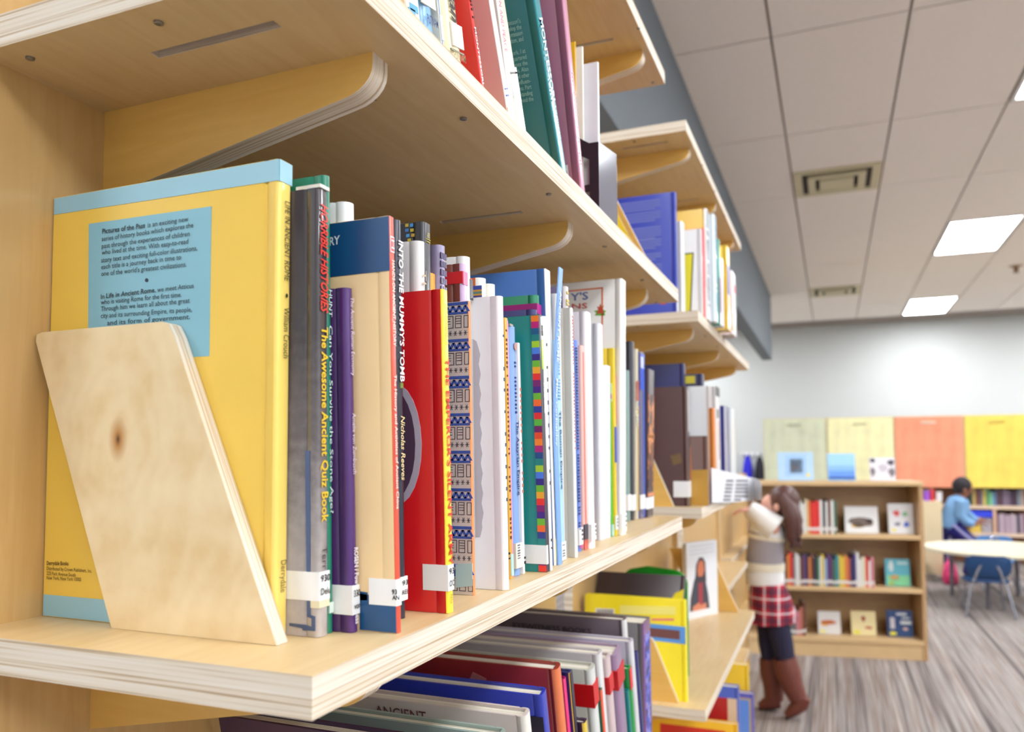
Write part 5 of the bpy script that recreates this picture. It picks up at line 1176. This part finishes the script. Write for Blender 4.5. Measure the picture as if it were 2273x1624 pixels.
for dd, pts in ((-.09, ((1724, 1166, .022), (1692, 1148, .024), (1668, 1130, .019))), (.1, ((1716, 1166, .022), (1684, 1154, .024), (1662, 1132, .019)))):
    pr = che
    for x, y, r in pts: pr = f.add(GL(x, y, dd), (r, r), pr)
    f.hand(pr, G(1630, 1128, dd) - G(1655, 1128, dd), (0, 0, 1), .88)
skin_body('body', f.v, f.e, f.r, SKIN_G, girl, 0)
for dd in (-.028, .028): MB().ball(GL(1686, 1113, dd), .009).build('eye', M((50, 34, 30), .2), girl, 80)
MB().tube([GL(1692, 1135, -.014), GL(1690, 1135.5, 0), GL(1692, 1135, .014)], .0045, 8).build('mouth', M((190, 96, 92), .4), girl, 60)
MB().ball(GL(1724, 1126, -.07), (.014, .01, .02)).build('ear', SKIN_G, girl, 80)
HAIR = M((84, 50, 44), .45, .3, scale=90)
hair = MB(); hair.ball(GL(1741, 1111), (.074, .082, .08)); ho = hair.build('hair', HAIR, girl, 80)
for k in range(13):
    a = (k / 12 - .5) * 2; dd = a * .085; x0 = 1738 + 8 * (1 - a * a)
    MB().tube([GL(x0 - 4, 1098, dd * .8), GL(x0 + 12, 1125, dd), GL(x0 + 17 + 5 * math.sin(k * 2.1), 1155, dd * .95), GL(x0 + 18 + 7 * math.sin(k * 1.3), 1185 + 6 * math.cos(k * 1.7), dd * .85), GL(x0 + 24 + 10 * math.sin(k), 1204 + 12 * math.cos(k * 2.3), dd * .7)], [.022, .034, .034, .026, .006], 8).build('hair_lock', HAIR, ho, 60)
KNIT_W = M((236, 234, 232), .9, .06, scale=160); KNIT_C = M((232, 222, 200), .9, .05, scale=160); KNIT_G = M((160, 152, 156), .9, .1, scale=160)
sw = MB()
def rg(x, y, rx, ry): return (GL(x, y), (rx, ry))
bands = [(3, [rg(1699, 1295, .088, .085), rg(1698, 1280, .094, .09), rg(1697, 1264, .092, .088)]), (1, [rg(1697, 1264, .097, .094), rg(1697, 1247, .097, .094)]),
         (2, [rg(1697, 1247, .09, .088), rg(1698, 1220, .088, .088), rg(1701, 1193, .088, .09)]), (1, [rg(1701, 1195, .094, .096), rg(1702, 1186, .094, .096)]),
         (0, [rg(1702, 1186, .09, .094), rg(1708, 1168, .084, .092), rg(1716, 1155, .06, .07), rg(1720, 1149, .036, .038)])]
for mi, rings in bands: sw.tube([r[0] for r in rings], [r[1] for r in rings], 20, 0 if mi == 3 else mi)
so_ = sw.build('sweater', [KNIT_W, KNIT_C, KNIT_G], girl, 50)
for dd, pts in ((-.075, ((1722, 1172, .066), (1700, 1156, .056), (1686, 1143, .048), (1672, 1132, .04), (1664, 1127, .035))), (.09, ((1714, 1172, .062), (1692, 1160, .05), (1674, 1146, .04), (1662, 1132, .033)))):
    MB().tube([GL(x, y, dd) for x, y, r in pts], [r for x, y, r in pts], 14).build('sleeve', KNIT_W, so_, 60)
def plaid():
    m, nt, bb = nodes_mat('red_plaid', .8); tc = N(nt, 'TexCoord'); sx = N(nt, 'SeparateXYZ'); nt.links.new(tc.outputs['Object'], sx.inputs[0])
    def bandm(sock, freq, lo, hi):
        m1 = N(nt, 'Math', operation='MULTIPLY'); nt.links.new(sock, m1.inputs[0]); m1.inputs[1].default_value = freq
        fr = N(nt, 'Math', operation='FRACT'); nt.links.new(m1.outputs[0], fr.inputs[0])
        a = N(nt, 'Math', operation='GREATER_THAN'); nt.links.new(fr.outputs[0], a.inputs[0]); a.inputs[1].default_value = lo
        c = N(nt, 'Math', operation='LESS_THAN'); nt.links.new(fr.outputs[0], c.inputs[0]); c.inputs[1].default_value = hi
        mu = N(nt, 'Math', operation='MULTIPLY'); nt.links.new(a.outputs[0], mu.inputs[0]); nt.links.new(c.outputs[0], mu.inputs[1]); return mu.outputs[0]
    col = None
    base = N(nt, 'RGB'); base.outputs[0].default_value = lin((178, 26, 46)); col = base.outputs[0]
    for sock, fr, lo, hi, c, f_ in ((sx.outputs['X'], 15, 0, .4, (44, 24, 52), .6), (sx.outputs['Z'], 15, 0, .4, (44, 24, 52), .6), (sx.outputs['X'], 15, .62, .74, (236, 226, 230), .6), (sx.outputs['Z'], 15, .62, .74, (236, 226, 230), .6)):
        mx = N(nt, 'Mix', data_type='RGBA'); k = N(nt, 'Math', operation='MULTIPLY'); nt.links.new(bandm(sock, fr, lo, hi), k.inputs[0]); k.inputs[1].default_value = f_
        nt.links.new(k.outputs[0], mx.inputs[0]); nt.links.new(col, mx.inputs[6]); mx.inputs[7].default_value = lin(c); col = mx.outputs[2]
    nt.links.new(col, bb.inputs['Base Color']); return m
sk = MB(); seg = 40; rows_ = [(1702, 1286, .078, .078), (1706, 1312, .094, .1), (1712, 1345, .105, .118), (1715, 1380, .114, .13)]
for r, (x, y, rx, ry) in enumerate(rows_):
    c = GL(x, y)
    for k in range(seg):
        a = k / seg * math.tau; pm = 1 + .045 * r / 3 * math.cos(a * 10); sk.v.append((c.x + rx * pm * math.cos(a), c.y + ry * pm * math.sin(a), c.z + .012 * math.sin(a * 1 + 2) * r / 3))
for r in range(len(rows_) - 1):
    for k in range(seg): sk.f.append((r * seg + k, r * seg + (k + 1) % seg, (r + 1) * seg + (k + 1) % seg, (r + 1) * seg + k)); sk.m.append(0)
sk.f.append(tuple(range(seg))); sk.m.append(0)
sko = sk.build('skirt', plaid(), girl, 60)
MB().tube([GL(1701, 1292), GL(1703, 1304)], [(.082, .076), (.088, .082)], 20).build('waistband', M((32, 26, 44), .7), sko, 50)
TIGHT = M((34, 32, 60), .8, .1); BOOT = M((112, 56, 44), .5, .2, .1, scale=30)
for dd, L, B, ft in ((-.045, ((1718, 1338, .056), (1726, 1380, .056), (1738, 1430, .05), (1744, 1466, .045)), ((1740, 1460, .058), (1748, 1490, .062), (1760, 1525, .05), (1772, 1550, .044)), ((1787, 1546, .032), (1776, 1563, .038), (1758, 1578, .03), (1746, 1588, .017))),
                     (.05, ((1706, 1338, .056), (1704, 1380, .056), (1706, 1430, .05), (1712, 1466, .045)), ((1711, 1460, .058), (1714, 1490, .062), (1717, 1525, .05), (1718, 1552, .046)), ((1732, 1556, .032), (1716, 1556, .038), (1700, 1561, .03), (1686, 1567, .017)))):
    MB().tube([GL(x, y, dd) for x, y, r in L], [r for x, y, r in L], 14).build('tights', TIGHT, girl, 60)
    bo = MB().tube([GL(x, y, dd) for x, y, r in B], [r for x, y, r in B], 14).build('boot', BOOT, girl, 60)
    MB().tube([GL(x, y, dd) for x, y, r in ft], [r for x, y, r in ft], 12).build('boot_foot', BOOT, bo, 60)
    q = GL(*B[3][:2], dd); MB().tube([GL(ft[0][0] - 1, ft[0][1] + 12, dd), GL(ft[1][0], ft[1][1] + 14, dd), GL(ft[3][0] - 2, ft[3][1] + 6, dd)], [(.006, .026), (.006, .03), (.005, .02)], 10).build('sole', M((58, 36, 30), .7), bo, 60)

DBY = 9.0
def Bp(x, y, dd=0.0): return ony(x, y, DBY + dd)
boy = empty('person', (Bp(2120, 1200).x, DBY, 0)); tag(boy, 'child in pale blue shirt and navy trousers stepping forward behind the round table', 'person')
BO = boy.location.copy()
def BLc(x, y, dd=0.0): return Bp(x, y, dd) - BO
f = Fig()
pel = f.add(BLc(2112, 1170), (.06, .06)); wai = f.add(BLc(2116, 1150), (.065, .06), pel); che = f.add(BLc(2124, 1126), (.065, .065), wai)
nb = f.add(BLc(2136, 1102), (.036, .036), che); hd = f.add(BLc(2143, 1086), (.082, .076), nb); f.add(BLc(2141, 1074), (.07, .066), hd); f.add(BLc(2152, 1092), (.032, .034), hd); f.add(BLc(2158, 1086), (.01, .012), hd)
zf = 1284
for dd, pts in ((-.07, ((2122, 1180, .045), (2160, 1204, .04), (2150, 1250, .036), (2146, 1276, .03), (2160, 1283, .026))), (.07, ((2106, 1182, .045), (2106, 1225, .04), (2094, 1262, .034), (2090, 1280, .03), (2104, 1284, .026)))):
    pr = pel
    for x, y, r in pts: pr = f.add(BLc(x, y, dd), (r, r), pr)
for dd, pts in ((-.12, ((2132, 1114, .03), (2130, 1142, .03), (2148, 1160, .026), (2166, 1163, .022))), (.12, ((2132, 1114, .03), (2142, 1138, .03), (2160, 1150, .026), (2172, 1156, .022)))):
    pr = che
    for x, y, r in pts: pr = f.add(BLc(x, y, dd), (r, r), pr)
    f.hand(pr, Bp(2186, 1160, dd) - Bp(2168, 1162, dd), (0, 0, 1), 1.1)
skin_body('body', f.v, f.e, f.r, SKIN_B, boy, 0)
MB().ball(BLc(2135, 1077), (.09, .088, .09)).build('hair', M((32, 24, 30), .7, .3, scale=120), boy, 80)
MB().ball(BLc(2142, 1088, -.075), (.016, .012, .022)).build('ear', SKIN_B, boy, 80)
for dd in (-.03, .03): MB().ball(BLc(2155, 1084, dd), .01).build('eye', M((30, 22, 20), .3), boy, 80)
SHB = M((122, 164, 206), .8, .12, scale=25)
rr_ = [(2110, 1172, .105, .1), (2114, 1155, .112, .105), (2122, 1130, .112, .112), (2130, 1112, .1, .115), (2136, 1102, .05, .055)]
sb = MB().tube([BLc(x, y) for x, y, a, c in rr_], [(a, c) for x, y, a, c in rr_], 18).build('shirt', SHB, boy, 60)
for dd, pts in ((-.12, ((2134, 1112, .058), (2130, 1142, .05), (2148, 1159, .042), (2162, 1163, .034))), (.12, ((2136, 1112, .058), (2142, 1138, .05), (2158, 1150, .04), (2168, 1155, .034)))):
    MB().tube([BLc(x, y, dd) for x, y, r in pts], [r for x, y, r in pts], 12).build('sleeve', SHB, sb, 60)
TRB = M((28, 26, 112), .7, .1); STB = M((150, 146, 190), .7, .05)
for dd, pts in ((-.07, ((2114, 1168, .09), (2136, 1188, .075), (2162, 1206, .06), (2153, 1250, .048), (2147, 1274, .044))), (.07, ((2110, 1168, .09), (2107, 1200, .07), (2105, 1230, .056), (2095, 1262, .046), (2091, 1276, .042)))):
    tr_ = MB().tube([BLc(x, y, dd) for x, y, r in pts], [r for x, y, r in pts], 12).build('trouser_leg', TRB, boy, 60)
    MB().tube([BLc(x + 2, y - 3, dd - r * .75) for x, y, r in pts[:4]], [(.02, .03)] * 4, 8).build('side_stripe', STB, tr_, 60)
    a, c = pts[-1][:2]; MB().tube([BLc(a - 5, c + 6, dd), BLc(a + 4, c + 7, dd), BLc(a + 18, c + 9, dd)], [.035, .038, .022], 10).build('shoe', M((90, 90, 110), .6), boy, 60)
